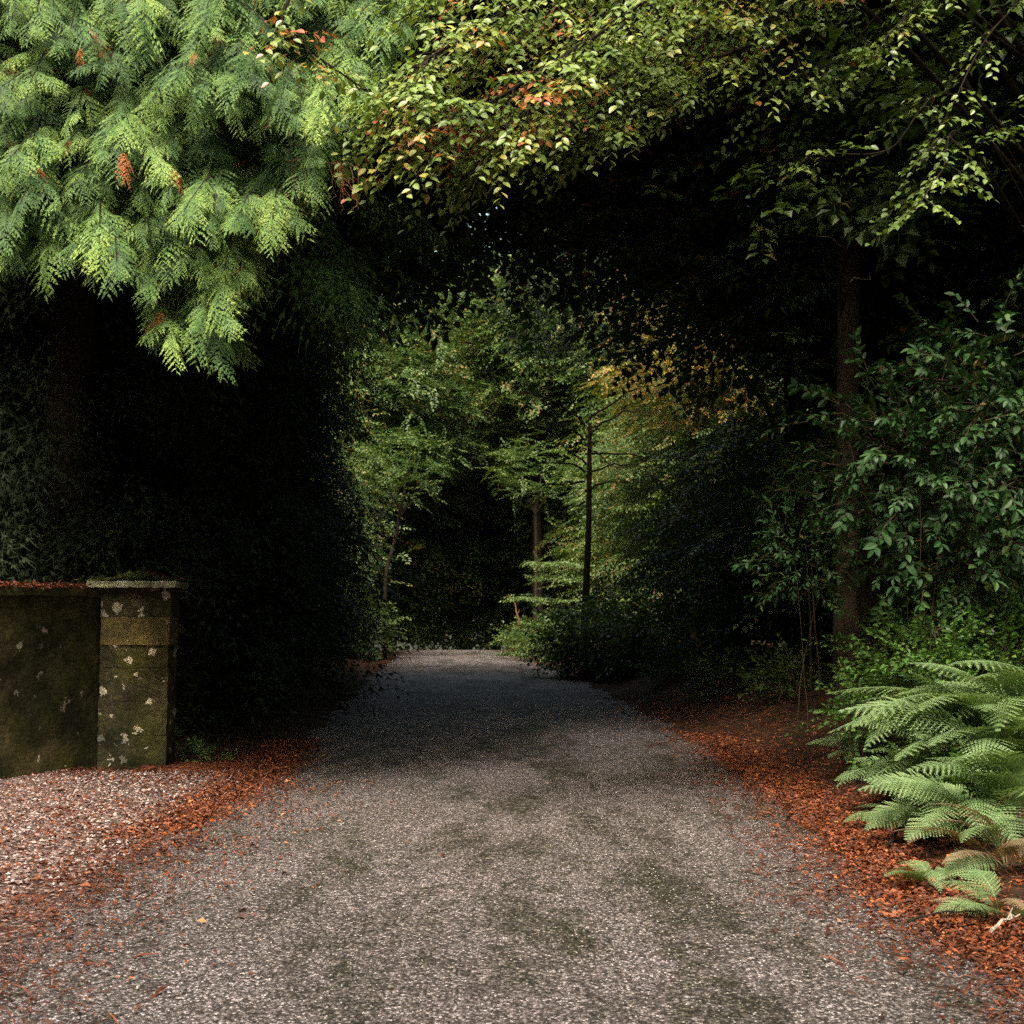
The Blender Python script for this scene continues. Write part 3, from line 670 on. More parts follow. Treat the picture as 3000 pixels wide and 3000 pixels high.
limbs = [
 ([TR(6.5), B(2500, -500, 10.5), B(1900, -260, 9.2), B(1450, 60, 8.4), B(1260, 170, 8.1), B(1180, 290, 8.0)], .034, 1.0, 56),
 ([TR(6.0), B(2500, -330, 10.3), B(2000, -60, 9.0), B(1600, 200, 8.2), B(1380, 330, 8.0), B(1270, 350, 7.9)], .034, .95, 60),
 ([TR(5.6), B(2450, -120, 10), B(2050, 110, 9.0), B(1700, 250, 8.4), B(1540, 330, 8.2), B(1440, 440, 8.1)], .03, .9, 52),
 ([TR(5.3), B(2500, 0, 10.2), B(2200, 130, 9.4), B(1950, 230, 8.9), B(1820, 310, 8.6), B(1740, 380, 8.5)], .028, .85, 44),
 ([TR(7.0), B(2300, -520, 10.5), B(1800, -300, 9.6), B(1500, -140, 9), B(1280, -60, 8.6)], .03, 1.1, 44),
 ([TR(6.8), B(2400, -300, 10), B(1900, -120, 9.4), B(1600, 40, 9.0), B(1400, 130, 8.8)], .03, 1.0, 50),
 ([TR(6.9), B(2400, -200, 9.8), B(2100, 30, 9.3), B(1850, 150, 9.0), B(1600, 280, 8.8)], .03, .95, 44),
 ([TR(7.2), B(2700, -500, 9.5), B(2350, -250, 8.8), B(2000, -60, 8.3), B(1800, 60, 8.0)], .03, 1.0, 46),
 ([B(2200, -420, 9.0), B(1500, -400, 8.4), B(1000, -160, 8.0), B(830, 40, 7.9), B(900, 140, 7.9), B(1100, 285, 7.8)], .014, .34, 20),
]
for pts, r0, sl_, ns in limbs: leafy(gl, gb, pts, r0, sl_, ns)
# greener, thinner boughs towards the right
for pts, r0, sl_, ns in [
 ([TR(5.0), B(2700, 60, 10.8), B(2450, 180, 10), B(2250, 260, 9.6)], .010, .75, 18),
 ([TR(5.6), B(2800, -250, 10.8), B(2450, -60, 10.2), B(2200, 90, 9.9)], .010, .8, 20),
 ([TR(4.6), B(2820, 300, 10.3), B(2600, 440, 9.8), B(2400, 450, 9.6), B(2330, 490, 9.5)], .009, .4, 9),
 ([TR(4.4), B(2840, 420, 9.9), B(2760, 500, 9.4), B(2680, 620, 9.1)], .009, .4, 12),
 ([B(2950, -350, 10.2), B(2800, -100, 9.8), B(2640, 60, 9.6), B(2560, 160, 9.5)], .007, .3, 8),
 ([B(3100, -100, 10), B(2900, 100, 9.8), B(2780, 330, 9.6), B(2700, 480, 9.5)], .007, .3, 10)]:
    leafy(gl, gb, pts, r0, sl_, ns, leaf=(.055, .08), tint=(-.25, .5))
# unseen upper crown above the frame, spread and thickened to shade the lane
V_ = []
n = 4200; P = rnd_unit(n)*RS.uniform(.35, 1, (n, 1))**.4*[5.2, 4.2, 2.8]+[-3.4, 2.0, 11.6]
for w_ in range(4):
    q = P[w_::4]; place(gl, TW[w_], q, frames(rnd_unit(len(q))*[1, 1, .4], np.tile([0, 0, 1.0], (len(q), 1))), RS.uniform(1.5, 2.1, len(q)), RS.uniform(-.3, .2, len(q)), m=0)
gl.build('crown', M['beech'], beech); gb.build('branch', M['bark'], beech, True)
g = Geo(); tube(g, [(0, 0, BZ-.3), (.03, 0, BZ+2), (-.05, 0, 5), (0, 0, 8), (-.4, .3, 13)], [.36, .31, .27, .22, .08], 14, rough=.03); g.build('trunk', M['bark'], beech, True)
g = Geo()
for (x, y) in [(1340, 370), (1440, 350), (1400, 330), (1220, 350), (1300, 300)]:
    for k in range(7):
        p = B(x+RS.uniform(-30, 30), y+RS.uniform(-20, 20), 8.4); d = np.array([[RS.uniform(-.25, .25), RS.uniform(-.2, .2), -1.0]])
        place(g, FR_LO[0], p[None], frames(d, rnd_unit(1)), np.array([[.25, .55, .6]]), np.array([RS.uniform(-.3, .3)]))
        L = RS.uniform(.12, .3)
g.build('withered_spray', M['deadspray'], beech)['label'] = 'brown withered sprays hanging under the boughs'

# ------------------------------------------------------------------ generic trees (shared crowns)
def crown_mesh(kind, Rx, Rz, z0, nclump, per, scale=1.0, clump_r=.9, seed=0, tb=0.0, shape='ball', leafmat_='canopy'):
    """crown clumps spread through a rounded or columnar volume"""
    g = Geo(); gb = Geo(); tpl = {'leaf': TW, 'fine': TW_FINE, 'con': FR_LO}[kind]
    rs = np.random.RandomState(seed); cl = []
    for i in range(nclump):
        if shape == 'ball':
            v = rs.normal(size=3); v /= np.linalg.norm(v); q = rs.uniform(.15, 1)**.45; c = np.array([v[0]*Rx*q, v[1]*Rx*q, z0+Rz+v[2]*Rz*q])
        else:
            t = rs.uniform(0, 1)**.9; th = rs.uniform(0, 6.28); rr = Rx*(1-t**1.6)*.9+.25; q = rs.uniform(.3, 1)**.5; c = np.array([math.cos(th)*rr*q, math.sin(th)*rr*q, z0+2*Rz*t])
        cl.append(c)
        n = int(per*rs.uniform(.6, 1.3)); off = rs.normal(size=(n, 3))*clump_r*[.55, .55, .33]; pos = c+off
        rad = pos*[1, 1, 0]; rad /= np.maximum(np.linalg.norm(rad, axis=1, keepdims=True), .1)
        d = rad*.8 + rs.normal(size=(n, 3))*[.6, .6, .25] + [0, 0, (-.25 if kind != 'con' else -.6)]
        up = rs.normal(size=(n, 3))*.35+[0, 0, 1.0]; rot = frames(d, up); w_ = rs.randint(0, len(tpl), n); tn = rs.uniform(-.2, .2)+rs.uniform(-.12, .12, n)+tb; s = scale*rs.uniform(.8, 1.25, n)
        for k in range(len(tpl)):
            q = w_ == k
            if q.any(): place(g, tpl[k], pos[q], rot[q], s[q], tn[q], m=0)
        if i % 3 == 0:
            h = max(z0*.7, c[2]-rs.uniform(1, 2.6)); a = np.array([0, 0, h]); tube(gb, curve(a, c, -.15, 7, .12), np.linspace(.055, .012, 7), 5)
    return g, gb
def make_tree(name, kind, mat, bark, Rx, Rz, z0, nclump, per, scale, seed, label, cat='tree', group=None, trunk_r=.2, lean=(0, 0), shape='ball', clump_r=.9, tb=0.0, H=None):
    root = empty(name, (0, 0, 0)); tag(root, label, cat, group)
    g, gb = crown_mesh(kind, Rx, Rz, z0, nclump, per, scale, clump_r, seed, tb, shape)
    g.build('crown', mat, root); gb.build('branch', bark, root)
    t = Geo(); H = H or z0+2*Rz*.93
    tube(t, through([(0, 0, -.4), (lean[0]*.3, lean[1]*.3, H*.33), (lean[0]*.8, lean[1]*.8, H*.66), (lean[0], lean[1], H)], 16), np.linspace(trunk_r, trunk_r*.2, 16)[:len(through([(0,0,0),(0,0,1),(0,0,2),(0,0,3)],16))], 9, rough=.06)
    t.build('trunk', bark, root, True)
    return root
def put(root, x, y, rz=0, s=1.0, dz=0, label=None, group=None, first=False):
    o = root if first else copy_tree(root)
    o.location = (x, y, float(zground(x, y))+dz); o.rotation_euler = (0, 0, rz); o.scale = (s, s, s)
    if label: o['label'] = label
    if group: o['group'] = group
    return o

# dark columnar conifers forming the left side of the tunnel
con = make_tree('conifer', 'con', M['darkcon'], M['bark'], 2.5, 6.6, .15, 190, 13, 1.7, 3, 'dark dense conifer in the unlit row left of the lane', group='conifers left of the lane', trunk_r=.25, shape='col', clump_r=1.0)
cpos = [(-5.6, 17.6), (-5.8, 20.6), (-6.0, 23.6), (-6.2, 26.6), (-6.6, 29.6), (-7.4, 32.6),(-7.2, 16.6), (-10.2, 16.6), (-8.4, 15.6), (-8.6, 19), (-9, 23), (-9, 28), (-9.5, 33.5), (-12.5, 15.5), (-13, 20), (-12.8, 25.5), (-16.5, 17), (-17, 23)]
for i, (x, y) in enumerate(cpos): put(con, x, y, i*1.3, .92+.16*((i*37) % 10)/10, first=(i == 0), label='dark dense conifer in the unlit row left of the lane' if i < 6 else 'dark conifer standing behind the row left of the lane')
# broadleaved trees right of the lane whose crowns close over it
tA = make_tree('broadleaf_tree', 'leaf', M['canopy'], M['bark'], 4.4, 4.2, 4.6, 112, 25, 1.7, 5, 'tall dark broadleaved tree whose crown closes over the shaded lane', group='trees closing over the lane', trunk_r=.2, lean=(.3, .2), clump_r=1.2)
apos = [(4.9, 17.0, 0, 1), (5.4, 22.8, 2.1, 1.3), (7.0, 14.0, 4.4, 1.0), (5.3, 20.4, 2.9, 1.0), (9, 17, 1, 1.1), (9.5, 23, 3, 1.15), (10, 30, 5, 1.0), (-1.2, 17.5, .6, .0), (14, 21, 2, 1.2), (14, 29, 1, 1.2), (15, 36, 3, 1.1)]
k = 0
for (x, y, rz, s) in apos:
    if s == 0: continue
    put(tA, x, y, rz, s, first=(k == 0)); k += 1
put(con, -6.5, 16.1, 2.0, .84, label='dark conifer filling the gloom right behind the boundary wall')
# taller trees on the left whose boughs reach across
tB = make_tree('broadleaf_tree', 'leaf', M['canopy'], M['bark'], 5.2, 4.0, 6.2, 125, 26, 1.9, 8, 'tall dark tree behind the left conifers, boughs reaching over the lane', group='trees closing over the lane', trunk_r=.3, lean=(.6, .2), clump_r=1.3)
bpos = [(-4.4, 16.6, 0), (-4.4, 22.4, 2), (-4.9, 19.6, 5.1), (-6.0, 23.6, 1.1), (-10.5, 21, 1), (-13, 29, 3), (-17, 27, 5)]
for i, (x, y, rz) in enumerate(bpos): put(tB, x, y, rz, 1.0 if y < 22 or x < -7 else 1.28, first=(i == 0))
# low shade trees in the wood on the right (boughs to the ground)
tC = make_tree('understorey_tree', 'leaf', M['canopy'], M['bark'], 2.3, 2.7, .3, 85, 16, 1.35, 12, 'dark leafy understorey tree in the wood right of the lane', group='understorey right of the lane', trunk_r=.08, lean=(.4, -.2), clump_r=.8)
for i, (x, y, s) in enumerate([(6.6, 19.6, 1), (5.3, 22.0, .8), (7.8, 15.6, 1.05), (10.8, 18.5, 1.2), (5.0, 26.5, .85), (8.2, 26, 1.1), (6.6, 30, .8), (7, 32.5, 1.1), (12.6, 25, 1.3), (10.8, 13.5, 1.1), (11, 35, 1.3)]):
    put(tC, x, y, i*2.2, s, first=(i == 0))
# the sunlit opening: pale green trees both sides and behind, 40-60 m
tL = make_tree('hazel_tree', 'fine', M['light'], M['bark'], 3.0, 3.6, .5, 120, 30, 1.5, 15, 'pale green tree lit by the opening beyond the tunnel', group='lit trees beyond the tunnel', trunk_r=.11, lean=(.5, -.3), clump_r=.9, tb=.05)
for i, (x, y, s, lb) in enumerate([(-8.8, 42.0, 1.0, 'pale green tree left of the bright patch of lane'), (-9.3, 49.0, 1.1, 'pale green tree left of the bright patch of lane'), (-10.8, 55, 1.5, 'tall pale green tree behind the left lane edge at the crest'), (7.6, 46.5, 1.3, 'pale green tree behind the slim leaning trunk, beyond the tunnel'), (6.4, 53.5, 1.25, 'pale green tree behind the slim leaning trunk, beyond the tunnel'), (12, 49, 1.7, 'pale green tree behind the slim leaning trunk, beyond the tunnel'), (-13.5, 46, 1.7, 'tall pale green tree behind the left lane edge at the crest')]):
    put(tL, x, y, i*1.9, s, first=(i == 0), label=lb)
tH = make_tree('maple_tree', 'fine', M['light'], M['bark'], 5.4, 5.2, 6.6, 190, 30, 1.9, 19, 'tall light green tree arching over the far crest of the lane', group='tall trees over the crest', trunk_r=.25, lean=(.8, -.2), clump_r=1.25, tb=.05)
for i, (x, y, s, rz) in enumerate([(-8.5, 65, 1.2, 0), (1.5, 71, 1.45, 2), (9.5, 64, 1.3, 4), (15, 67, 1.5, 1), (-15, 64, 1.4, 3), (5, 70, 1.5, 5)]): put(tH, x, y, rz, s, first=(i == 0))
tO = make_tree('autumn_tree', 'fine', M['autumn'], M['bark'], 3.2, 4.2, 7.6, 90, 24, 1.6, 23, 'yellow and orange autumn tree glimpsed through the gap in the canopy', trunk_r=.16, clump_r=1.0)
put(tO, 6.4, 43.5, 0, .95, first=True)
# dark wood behind the crest
tD = make_tree('forest_tree', 'leaf', M['canopy'], M['bark'], 5.0, 8.0, 1.2, 150, 22, 2.6, 27, 'dark forest tree standing behind the crest where the lane vanishes', group='dark trees behind the crest', trunk_r=.3, clump_r=1.6)
for i, (x, y, s) in enumerate([(-9, 76, 1), (-1, 82, 1.05), (6, 77, 1), (14, 78, 1.1), (-18, 78, 1.1), (22, 74, 1.2), (-26, 68, 1.2), (2.5, 90, 1.9), (-12, 92, 1.9), (15, 90, 1.9), (-4, 101, 2.1), (8, 101, 2.1), (-20, 48, 1.2), (20, 50, 1.2), (-19, 38, 1.1), (21, 38, 1.2), (20, 26, 1.1), (-24, 30, 1.2), (17, 14, 1.0), (-23, 19, 1.1), (30, 62, 1.3), (-32, 55, 1.3)]):
    put(tD, x, y, i*1.7, s, first=(i == 0))

for i, (x, y, s) in enumerate([(-9, -9, 1), (9.5, -8, 1.05), (-14, -2, 1), (14.5, 0, 1), (-3.5, -20, 1.55), (5, -21, 1.55), (-12, -16, 1.2), (14, -14, 1.2), (-15.5, 6, 1), (12.5, 6.5, .8)]):  # unseen trees added around the viewer to shut out low sky light
    put(tD, x, y, i*1.3, s*.9, label='tall dark tree added outside the picture to block low sky light', group='unseen trees added behind the viewer')
# slim trunks that read by themselves
def slim(px0, py0, px1, py1, Y, w0, w1, mat, label, stubs=(), nm='pine_tree', crown=None, base_px=None):
    a = at(px0, py0, Y); b = at(px1, py1, Y); gx = a[0]; root = empty(nm, (gx, Y, float(zground(gx, Y)))); tag(root, label, 'tree')
    o0 = np.array(root.location); g = Geo(); top = b-o0
    pts = through([np.array([0, 0, -.4]), a-o0, (a-o0)*.5+top*.5+[.04, 0, 0], top], 24)
    tube(g, pts, np.linspace(w0/2, w1/2, len(pts)), 12, rough=.05); g.build('trunk', mat, root, True)
    return root, o0
r, o0 = slim(2478, 1960, 2482, -500, 15.5, .36, .25, M['barkbrown'], 'slender brown straight pine trunk with pale broken stubs, right of the lane')
for (x0, x1, y) in [(2395, 2435, 692), (2500, 2540, 596), (2500, 2548, 815), (2420, 2440, 478)]:
    g = Geo(); a = at(x0, y, 15.3)-o0; b = at(x1, y+3, 15.3)-o0; L_ = x0 > 2460
    c0 = a if L_ else b; e = b if L_ else a; c0 = np.array([c0[0]*0, .0, c0[2]-.1]) + [at(2480, 1000, 15.5)[0]-o0[0], 0, 0]
    tube(g, through([c0, a if L_ else b, (a+b)/2, e, e+[0, 0, .05]], 16), [.012, .012, .010, .009, .009, .009, .009, .009, .009, .008, .008, .009, .012, .011, .009, .007, .005][:len(through([c0, a, (a+b)/2, e, e+[0, 0, .05]], 16))], 5)
    g.build('broken_stub', M['palewood'], r)['label'] = 'pale broken branch stub'
g = Geo()
n = 500; P = rnd_unit(n)*RS.uniform(.3, 1, (n, 1))**.4*[2.6, 2.6, 2.5]+[0, 0, 12.5]
place(g, FR_LO[0], P, frames(rnd_unit(n)*[1, 1, .4]-[0, 0, .3], np.tile([0, 0, 1.], (n, 1))), RS.uniform(1.3, 1.9, n), RS.uniform(-.3, .1, n)); g.build('crown', M['darkcon'], r)
r, o0 = slim(1712, 1850, 1728, 1240, 34, .27, .11, M['bark'], 'slim dark leaning trunk silhouetted against the lit foliage in the tunnel mouth')
g = Geo()
for (x0, y0, x1, y1, s) in [(1716, 1300, 1800, 1370, 0), (1715, 1385, 1560, 1365, .2), (1718, 1360, 1600, 1290, .1), (1716, 1395, 1880, 1370, .2), (1714, 1440, 1850, 1410, .1), (1712, 1410, 1590, 1420, 0), (1716, 1290, 1560, 1240, .2), (1718, 1280, 1900, 1210, .3), (1716, 1330, 1990, 1400, .3), (1990, 1400, 2060, 1520, 0), (1900, 1385, 1980, 1460, 0), (1713, 1470, 1640, 1500, 0), (1716, 1250, 1500, 1150, .3), (1716, 1240, 1950, 1130, .3)]:
    P = curve(at(x0, y0, 34)-o0, at(x1, y1, 33.4)-o0, s, 9, .05); tube(g, P, np.linspace(.035, .009, 9), 5)
    for k in range(3, 9): tube(g, curve(P[k], P[k]+[RS.uniform(-.5, .5), RS.uniform(-.3, .3), RS.uniform(-.35, .2)], 0, 5, .03), np.linspace(.01, .004, 5), 3)
g.build('dead_branch', M['bark'], r)
g = Geo(); n = 420; P = rnd_unit(n)*RS.uniform(.3, 1, (n, 1))**.4*[2.4, 2.4, 1.8]+[0, 0, 10.6]
place(g, FR_LO[1], P, frames(rnd_unit(n)*[1, 1, .4]-[0, 0, .3], np.tile([0, 0, 1.], (n, 1))), RS.uniform(1.3, 1.9, n), RS.uniform(-.3, .1, n)); g.build('crown', M['darkcon'], r)
for (x0, y0, x1, y1, Y, w_, lb) in [(1130, 1700, 1175, 1480, 47, .17, 'dim leaning trunk among lit leaves on the left of the tunnel mouth'), (1570, 1800, 1568, 1480, 55, .2, 'thin grey trunk behind the lit leaves beyond the tunnel')]:
    r, o0 = slim(x0, y0, x1, y1, Y, w_, w_*.7, M['bark'], lb, nm='tree')
    g = Geo(); n = 200; top = at(x1, y1, Y)-o0
    for (dx, dz) in [(.8, .6), (-.7, .9), (.3, 1.4)]: tube(g, curve(top-[0, 0, .4], top+[dx, 0, dz], .1, 6, .05), np.linspace(.06, .02, 6), 5)
    g.build('branch', M['bark'], r)
    g = Geo(); P = rnd_unit(n)*RS.uniform(.3, 1, (n, 1))**.4*[2, 2, 1.4]+top+[0, 0, 1.6]
    place(g, TW_FINE[0], P, frames(rnd_unit(n)*[1, 1, .4], np.tile([0, 0, 1.], (n, 1))), RS.uniform(1.4, 2, n), RS.uniform(-.2, .2, n), m=0); g.build('crown', M['light'], r)

# ------------------------------------------------------------------ shrubs on the right
def shrub(name, tpls, mat, center, rx, ry, rz_, n, scale, label, cat='shrub', group=None, stems=7, stem_mat=None, sr=.016, tb=0.0, shell=.4, dirup=0.0, m=None):
    root = empty(name, (center[0], center[1], float(zground(center[0], center[1])))); tag(root, label, cat, group)
    o = np.array(root.location); c = np.array(center)-o
    v = rnd_unit(n); q = RS.uniform(0, 1, (n, 1))**shell; P = c+v*q*[rx, ry, rz_]*(1+.18*np.sin(v[:, :1]*7+v[:, 1:2]*5)); P[:, 2] = np.maximum(P[:, 2], .04)
    d = v*[1, 1, .5]+RS.normal(0, .35, (n, 3))+[0, 0, dirup]; rot = frames(d, RS.normal(0, .3, (n, 3))+[0, 0, 1.0]); g = Geo(); w_ = RS.randint(0, len(tpls), n)
    for k in range(len(tpls)):
        s = w_ == k; place(g, tpls[k], P[s], rot[s], scale*RS.uniform(.75, 1.2, s.sum()), RS.uniform(-.25, .2, s.sum())+tb, m=m)
    g.build('foliage', mat, root)
    g = Geo()
    for i in range(stems):
        e = P[RS.randint(n)]; tube(g, curve((RS.uniform(-.15, .15), RS.uniform(-.15, .15), -.1), e, .1, 8, .03), np.linspace(sr, .003, 8), 5)
    g.build('stem', stem_mat or M['twig'], root); return root
LG = 'laurels right of the lane'
shrub('laurel', LS, [M['laurel'], M['twig']], at(2700, 1330, 10.8), .95, .8, .75, 280, 1.0, 'large glossy laurel beside the slender brown trunk, drooping long leaves', group=LG, stems=6, sr=.008)
shrub('laurel', LS, [M['laurel'], M['twig']], at(2920, 1180, 10.6), .75, .9, .95, 180, 1.0, 'glossy laurel at the right frame edge above the ferns', group=LG, stems=4, sr=.008)
shrub('laurel', LS, [M['laurel'], M['twig']], at(2850, 1600, 10.9), .9, .8, .55, 210, .95, 'lower laurel boughs close behind the big fern', group=LG, stems=3, sr=.005)
shrub('laurel', LS, [M['laurel'], M['twig']], at(2350, 1640, 15.0), .5, .5, .5, 90, .95, 'small laurel left of the slender brown trunk', group=LG, stems=2, sr=.007)
shrub('laurel', LS, [M['laurel'], M['twig']], at(2380, 1470, 16.6), .6, .6, .55, 80, .95, 'upper laurel sprig left of the slender brown trunk', group=LG, stems=2)
# undergrowth
HT = [twig_spray(13, .32, .055, .04, seed=i+51, flat=.6) for i in range(3)]
UG = 'leafy undergrowth on the right bank'
for (px, py, Y, rx, rz_, n, lb) in [
   (2720, 1900, 10.6, .30, .20, 80, 'bright green leafy bush above the middle fern'),
   (2640, 1990, 11.0, .28, .22, 70, 'green undergrowth bush to the left below the leafy bush'),
   (2520, 2080, 11.4, .28, .2, 60, 'low green undergrowth at the left end of the ferns'),
   (2940, 1900, 10.6, .3, .2, 60, 'leafy bush at the right edge above the big fern'),
   (2820, 1990, 10.4, .35, .2, 80, 'green leafy plant directly behind the big fern'),
   (2560, 1880, 12.5, .25, .3, 24, 'sparse sapling at the foot of the slender brown trunk')]:
    shrub('undergrowth_plant', HT, [M['herb'], M['twig']], at(px, py, Y), rx, rx, rz_, n, 1.0, lb, 'plant', UG, stems=8, dirup=.35, sr=.005)
for i, (x, y, s) in enumerate([(5.6, 11.2, .8), (6.4, 13.2, 1), (4.8, 14.2, .7), (5.2, 16.6, .8), (3.9, 17.6, .5), (3.6, 21, .5), (3.3, 25.5, .6), (3.0, 30, .6), (7, 9.2, 1)]):
    shrub('bramble_bush', HT, [M['canopy'], M['twig']], (x, y, float(zground(x, y))+.3*s), .8*s, .8*s, .5*s, int(170*s), 1.4, 'dim bramble bush in the shade along the right bank', 'shrub', 'bramble bushes on the right bank', stems=8, dirup=.4)
for i, (x, y, s) in enumerate([(-3.9, 14.4, .3), (-3.3, 13.6, .13)]):
    shrub('weed', HT, [M['herb'], M['twig']], (x, y, float(zground(x, y))+.1*s), .5*s, .4*s, .4*s, int(60*s)+8, .8, ['small green weed in the dark behind the gate pier', 'tiny green weed in the leaves at the foot of the gate pier'][i], 'plant', None, stems=3, dirup=.6)
# greenery at the far end of the lane
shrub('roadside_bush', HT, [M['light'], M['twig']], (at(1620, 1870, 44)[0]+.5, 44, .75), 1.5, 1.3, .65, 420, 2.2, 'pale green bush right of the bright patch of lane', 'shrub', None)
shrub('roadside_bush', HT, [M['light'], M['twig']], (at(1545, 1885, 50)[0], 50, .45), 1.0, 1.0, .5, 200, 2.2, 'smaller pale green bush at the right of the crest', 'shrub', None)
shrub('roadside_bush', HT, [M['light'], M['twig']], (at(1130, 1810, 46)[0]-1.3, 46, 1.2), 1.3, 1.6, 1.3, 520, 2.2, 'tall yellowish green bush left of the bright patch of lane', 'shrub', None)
shrub('roadside_bush', HT, [M['canopy'], M['twig']], (at(1740, 1890, 32)[0], 32, .85), 1.0, 1.0, .95, 420, 2.4, 'dark rounded bush in front of the slim leaning trunk', 'shrub', None)
shrub('roadside_bush', HT, [M['canopy'], M['twig']], (at(1960, 1890, 30)[0], 30, 1.0), 1.4, 1.2, .9, 460, 2.4, 'wide dark bush on the bank right of the slim leaning trunk', 'shrub', None)
# a layered lit bough and a dead orange twig by the crest
r = empty('sapling', (at(1590, 1750, 46)[0], 46, float(zground(at(1590, 1750, 46)[0], 46)))); tag(r, 'sapling with one pale level bough beyond the tunnel, right of the lane', 'tree'); o0 = np.array(r.location)
g = Geo(); gb = Geo()
tube(gb, curve((1.3, 0, -.1), (1.4, 0, 2.4), 0, 5), np.linspace(.03, .015, 5), 5)
for (x0, x1, y) in [(1500, 1660, 1752), (1560, 1680, 1690), (1560, 1680, 1650), (1600, 1700, 1790)]:
    a = at(x0, y, 46)-o0; b = at(x1, y+6, 46)-o0; tube(gb, curve(b, a, .05, 6), np.linspace(.015, .006, 6), 4); n = 60
    u = RS.uniform(0, 1, (n, 1)); P = a*(1-u)+b*u+RS.normal(0, 1, (n, 3))*[.05, .3, .05]
    place(g, HT[0], P, frames(rnd_unit(n)*[1, 1, .1], np.tile([0, -.3, 1.], (n, 1))), RS.uniform(1.5, 2.2, n), RS.uniform(-.1, .3, n), m=0)
g.build('foliage', M['light'], r); gb.build('stem', M['twig'], r)
g = Geo(); a = at(1522, 1835, 48); b = at(1508, 1765, 48); tube(g, curve(a, b, 0, 6, .02), np.linspace(.035, .025, 6), 6)
tube(g, curve(b*.5+a*.5, b*.6+a*.4+[.12, 0, .1], 0, 3), [.015, .01, .008], 4)
tag(g.build('dead_stake', M['orangetwig']), 'thin orange-brown dead stem standing right of the lane crest', 'stick')

# ------------------------------------------------------------------ ferns
FT = [Geo() for _ in range(4)]
frond_mesh = []
for i, (arch, L, W, n) in enumerate([(.55, 1.0, .33, 25), (.38, 1.0, .30, 24), (.75, 1.0, .28, 24), (.25, 1.0, .27, 22)]):
    tp = fern_frond(L, n, W, arch, 8, seed=i+61); g = Geo(); g.add(*tp[:3], tp[3]); o = g.build('frond', M['fern']); frond_mesh.append(o.data); bpy.data.objects.remove(o)
brown_mesh = []
for i in range(2):
    tp = fern_frond(1.0, 26, .18, .3+.2*i, 7, seed=i+71); g = Geo(); g.add(*tp[:3], tp[3]); o = g.build('frond', M['fernbrown']); brown_mesh.append(o.data); bpy.data.objects.remove(o)
def fern(x, y, specs, label, up=.0):
    root = empty('fern', (x, y, float(zground(x, y))-.03+up)); tag(root, label, 'fern', 'ferns on the right verge')
    for (az_, L, kind, tilt) in specs:
        me = brown_mesh[-kind-1] if kind < 0 else frond_mesh[kind]
        o = bpy.data.objects.new('frond', me); COL.objects.link(o); o.parent = root
        o.rotation_euler = (R(tilt+RS.uniform(-5, 6)), R(RS.uniform(-22, 22)), R(az_-90+RS.uniform(-6, 6))); q_ = L*RS.uniform(.85, 1.1); o.scale = (q_*RS.uniform(.85, 1.1), q_, q_)
        if kind < 0: o['label'] = 'withered brownish frond'
    return root
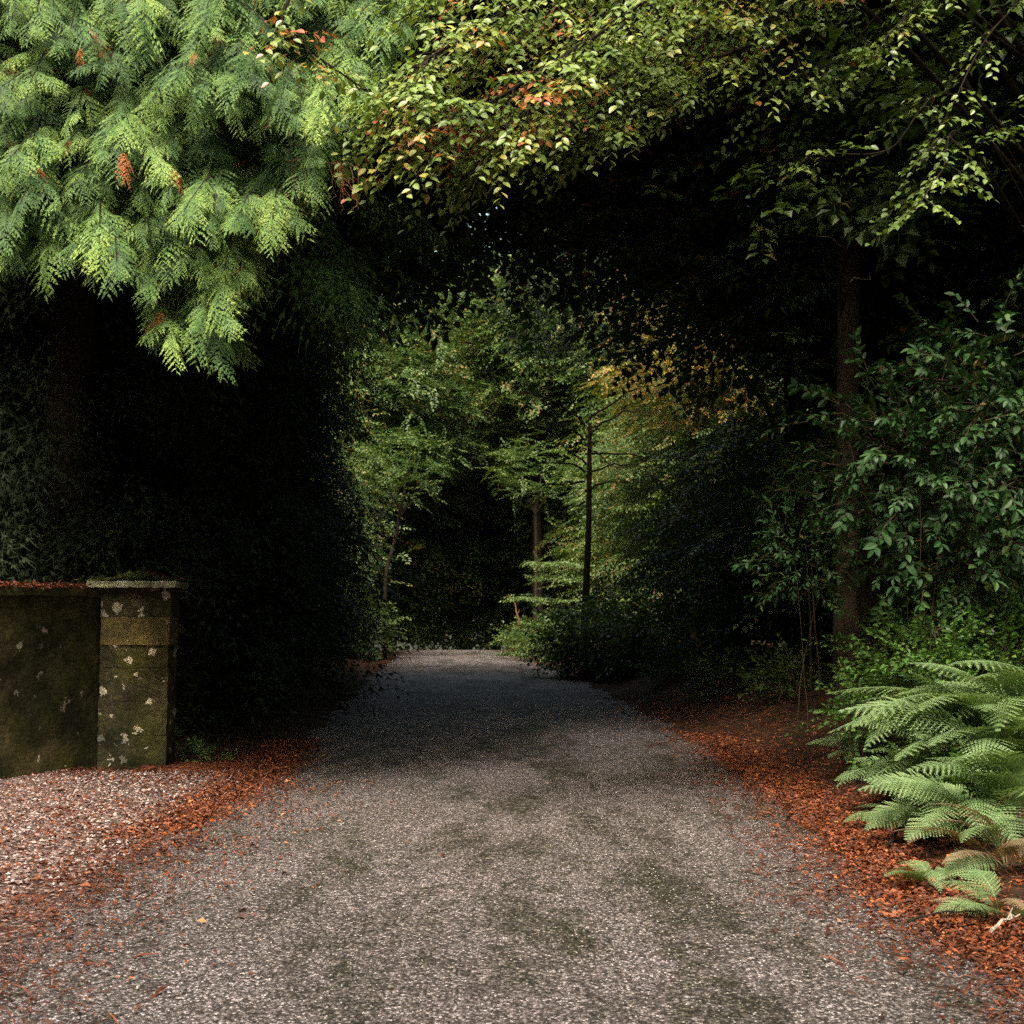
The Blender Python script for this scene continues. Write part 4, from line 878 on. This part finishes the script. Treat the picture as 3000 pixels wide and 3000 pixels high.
# az: direction the frond leans to, in degrees (180 = towards the lane, 270 = towards the camera)
FX = [(2900, 2330, .05, [(200, 1.15, 0, 24), (180, 1.15, 0, 30), (222, 1.1, 0, 14), (250, 1.0, 1, 8), (165, 1.15, 0, 40), (225, 1.15, 2, 26), (240, 1.0, 2, 34), (207, 1.15, 2, 34), (140, 1.0, 2, 34), (275, .95, 1, 4), (310, .9, 1, 6), (100, .9, 2, 30), (60, .9, 2, 24), (20, .9, 2, 20), (340, .9, 1, 10), (190, 1.05, 2, 46), (212, 1.05, 2, 36), (235, 1.05, 0, 24), (172, 1.05, 1, 54), (262, .9, 0, 26), (285, .9, 0, 20)], 'largest fern with long arching fronds near the right frame edge'),
 (2740, 2240, 0, [(188, .85, 1, 24), (160, .85, 0, 34), (215, .8, 1, 16), (240, .8, 0, 10), (130, .75, 2, 36), (270, .75, 0, 6), (90, .7, 2, 30), (40, .6, 2, 25), (200, .8, 2, 44), (175, .85, 0, 52), (300, .7, 1, 8), (228, .8, 2, 32)], 'middle fern left of and behind the largest one'),
 (2560, 2240, 0, [(180, .6, 1, 20), (205, .6, 1, 12), (150, .55, 0, 30), (235, .55, 1, 8), (120, .5, 2, 34), (270, .5, 1, 6), (60, .45, 2, 25), (170, .55, 1, 46), (300, .45, 1, 8), (215, .5, 2, 36)], 'small fern at the left end of the clump, reaching over the leaves'),
 (2770, 2430, 0, [(180, .62, 1, 16), (205, .6, 3, 10), (228, .58, 1, 8), (250, .52, 3, 4), (150, .55, 0, 26), (285, .5, 1, 6), (310, .5, 1, 8), (100, .5, 2, 28), (220, .5, -1, 4), (190, .55, 0, 36)], 'low fern with pale fronds spread flat over the russet leaves'),
 (2950, 2540, 0, [(185, .62, -1, 20), (165, .6, -2, 28), (210, .58, -1, 14), (240, .5, -2, 10), (270, .55, -1, 8), (140, .5, -2, 34), (200, .5, 1, 6), (290, .45, -1, 8), (195, .55, -2, 36), (225, .5, 1, 22), (320, .5, -1, 12)], 'browned withering fern near the bottom right, below the largest'),
 (2930, 2690, 0, [(190, .42, 1, 10), (225, .4, 3, 8), (150, .4, 0, 22), (170, .36, -1, 14), (262, .36, -2, 8), (120, .4, 2, 26), (300, .38, 1, 8)], 'lowest small fern by the bottom right corner, half browned'),
 (2730, 2600, 0, [(195, .32, 1, 16), (225, .32, 3, 8), (160, .3, 0, 24), (260, .3, 1, 8), (120, .3, 2, 30), (40, .28, 2, 20)], 'small fern sprouting from the leaves nearest the asphalt'),
 (2860, 2170, 0, [(190, .9, 0, 34), (165, .9, 0, 44), (215, .9, 0, 26), (240, .9, 1, 20), (270, .85, 1, 14), (140, .8, 2, 40), (180, .85, 2, 58), (300, .8, 1, 14), (330, .8, 0, 24), (30, .8, 0, 30), (228, .85, 2, 46)], 'upper fern behind the largest one, fronds standing more upright'),
 (2640, 2420, 0, [(185, .4, 1, 14), (215, .38, 1, 8), (150, .36, 0, 20), (250, .34, 1, 4), (290, .32, 1, 6), (90, .3, 2, 20)], 'isolated little fern lying over the leaf litter below the small fern')]
FX += [(2985, 2260, .1, [(190, 1.1, 0, 30), (170, 1.1, 1, 44), (215, 1.1, 0, 20), (240, 1.0, 1, 14), (270, .95, 0, 10), (200, 1.0, 2, 52), (300, .9, 1, 8), (140, .9, 0, 40), (228, 1.0, 2, 36)], 'fern cut by the right frame edge, beside the largest one'),
 (2660, 2330, 0, [(185, .6, 1, 20), (210, .6, 0, 14), (235, .55, 1, 10), (260, .55, 1, 6), (160, .5, 0, 34), (290, .5, 0, 8), (120, .5, 2, 30), (200, .55, 2, 46)], 'fern at the verge below the middle fern'),
 (2860, 2450, 0, [(180, .75, 0, 24), (205, .75, 1, 14), (230, .7, 0, 10), (255, .65, 1, 6), (280, .6, 0, 6), (155, .7, 1, 36), (130, .6, 2, 34), (310, .6, 1, 10), (195, .7, 2, 48)], 'fern in front of the largest one, just above the browned fern')]
FX += [(2960, 2120, .1, [(195, 1.0, 0, 40), (220, 1.0, 0, 30), (245, .95, 2, 24), (170, .95, 0, 50), (150, .9, 2, 44), (275, .9, 0, 20), (208, .95, 2, 52)], 'hindmost fern of the clump, rising in front of the laurel'),
 (2800, 2350, 0, [(190, .7, 0, 30), (215, .7, 0, 24), (240, .7, 2, 20), (265, .65, 2, 14), (165, .65, 0, 44), (140, .6, 2, 40), (225, .65, 2, 44), (295, .6, 0, 14)], 'fern filling the middle of the clump, under the arching fronds of the largest'),
 (2985, 2460, .1, [(200, .8, 0, 34), (225, .8, 2, 28), (250, .75, 2, 24), (180, .8, 0, 46), (275, .7, 0, 14), (212, .7, 2, 50)], 'fern half outside the right edge, above the browned one')]
for px, py, Yo, r_, n_, lb in [(2760, 2330, .35, .28, 60, 'small leafy weeds under the fern clump'), (2900, 2420, .3, .3, 60, 'green weeds between the largest fern and the browned one'), (2620, 2260, .3, .22, 45, 'low weeds around the small fern at the left of the clump')]:
    p = hit(px, py); shrub('weed', HT, [M['herb'], M['twig']], (p[0], p[1]+Yo, float(zground(p[0], p[1]+Yo))+.12), r_, r_, .14, n_, .9, lb, 'plant', None, stems=4, dirup=.5, sr=.003)
for px, py, dx, specs, lb in FX:
    p = hit(px, py); fern(p[0]+dx, p[1], [(a_, L_*1.36, (2 if k_ == 1 and 205 < a_ < 295 else k_), t_+(16 if 220 < a_ < 300 else 4)) for a_, L_, k_, t_ in specs], lb)
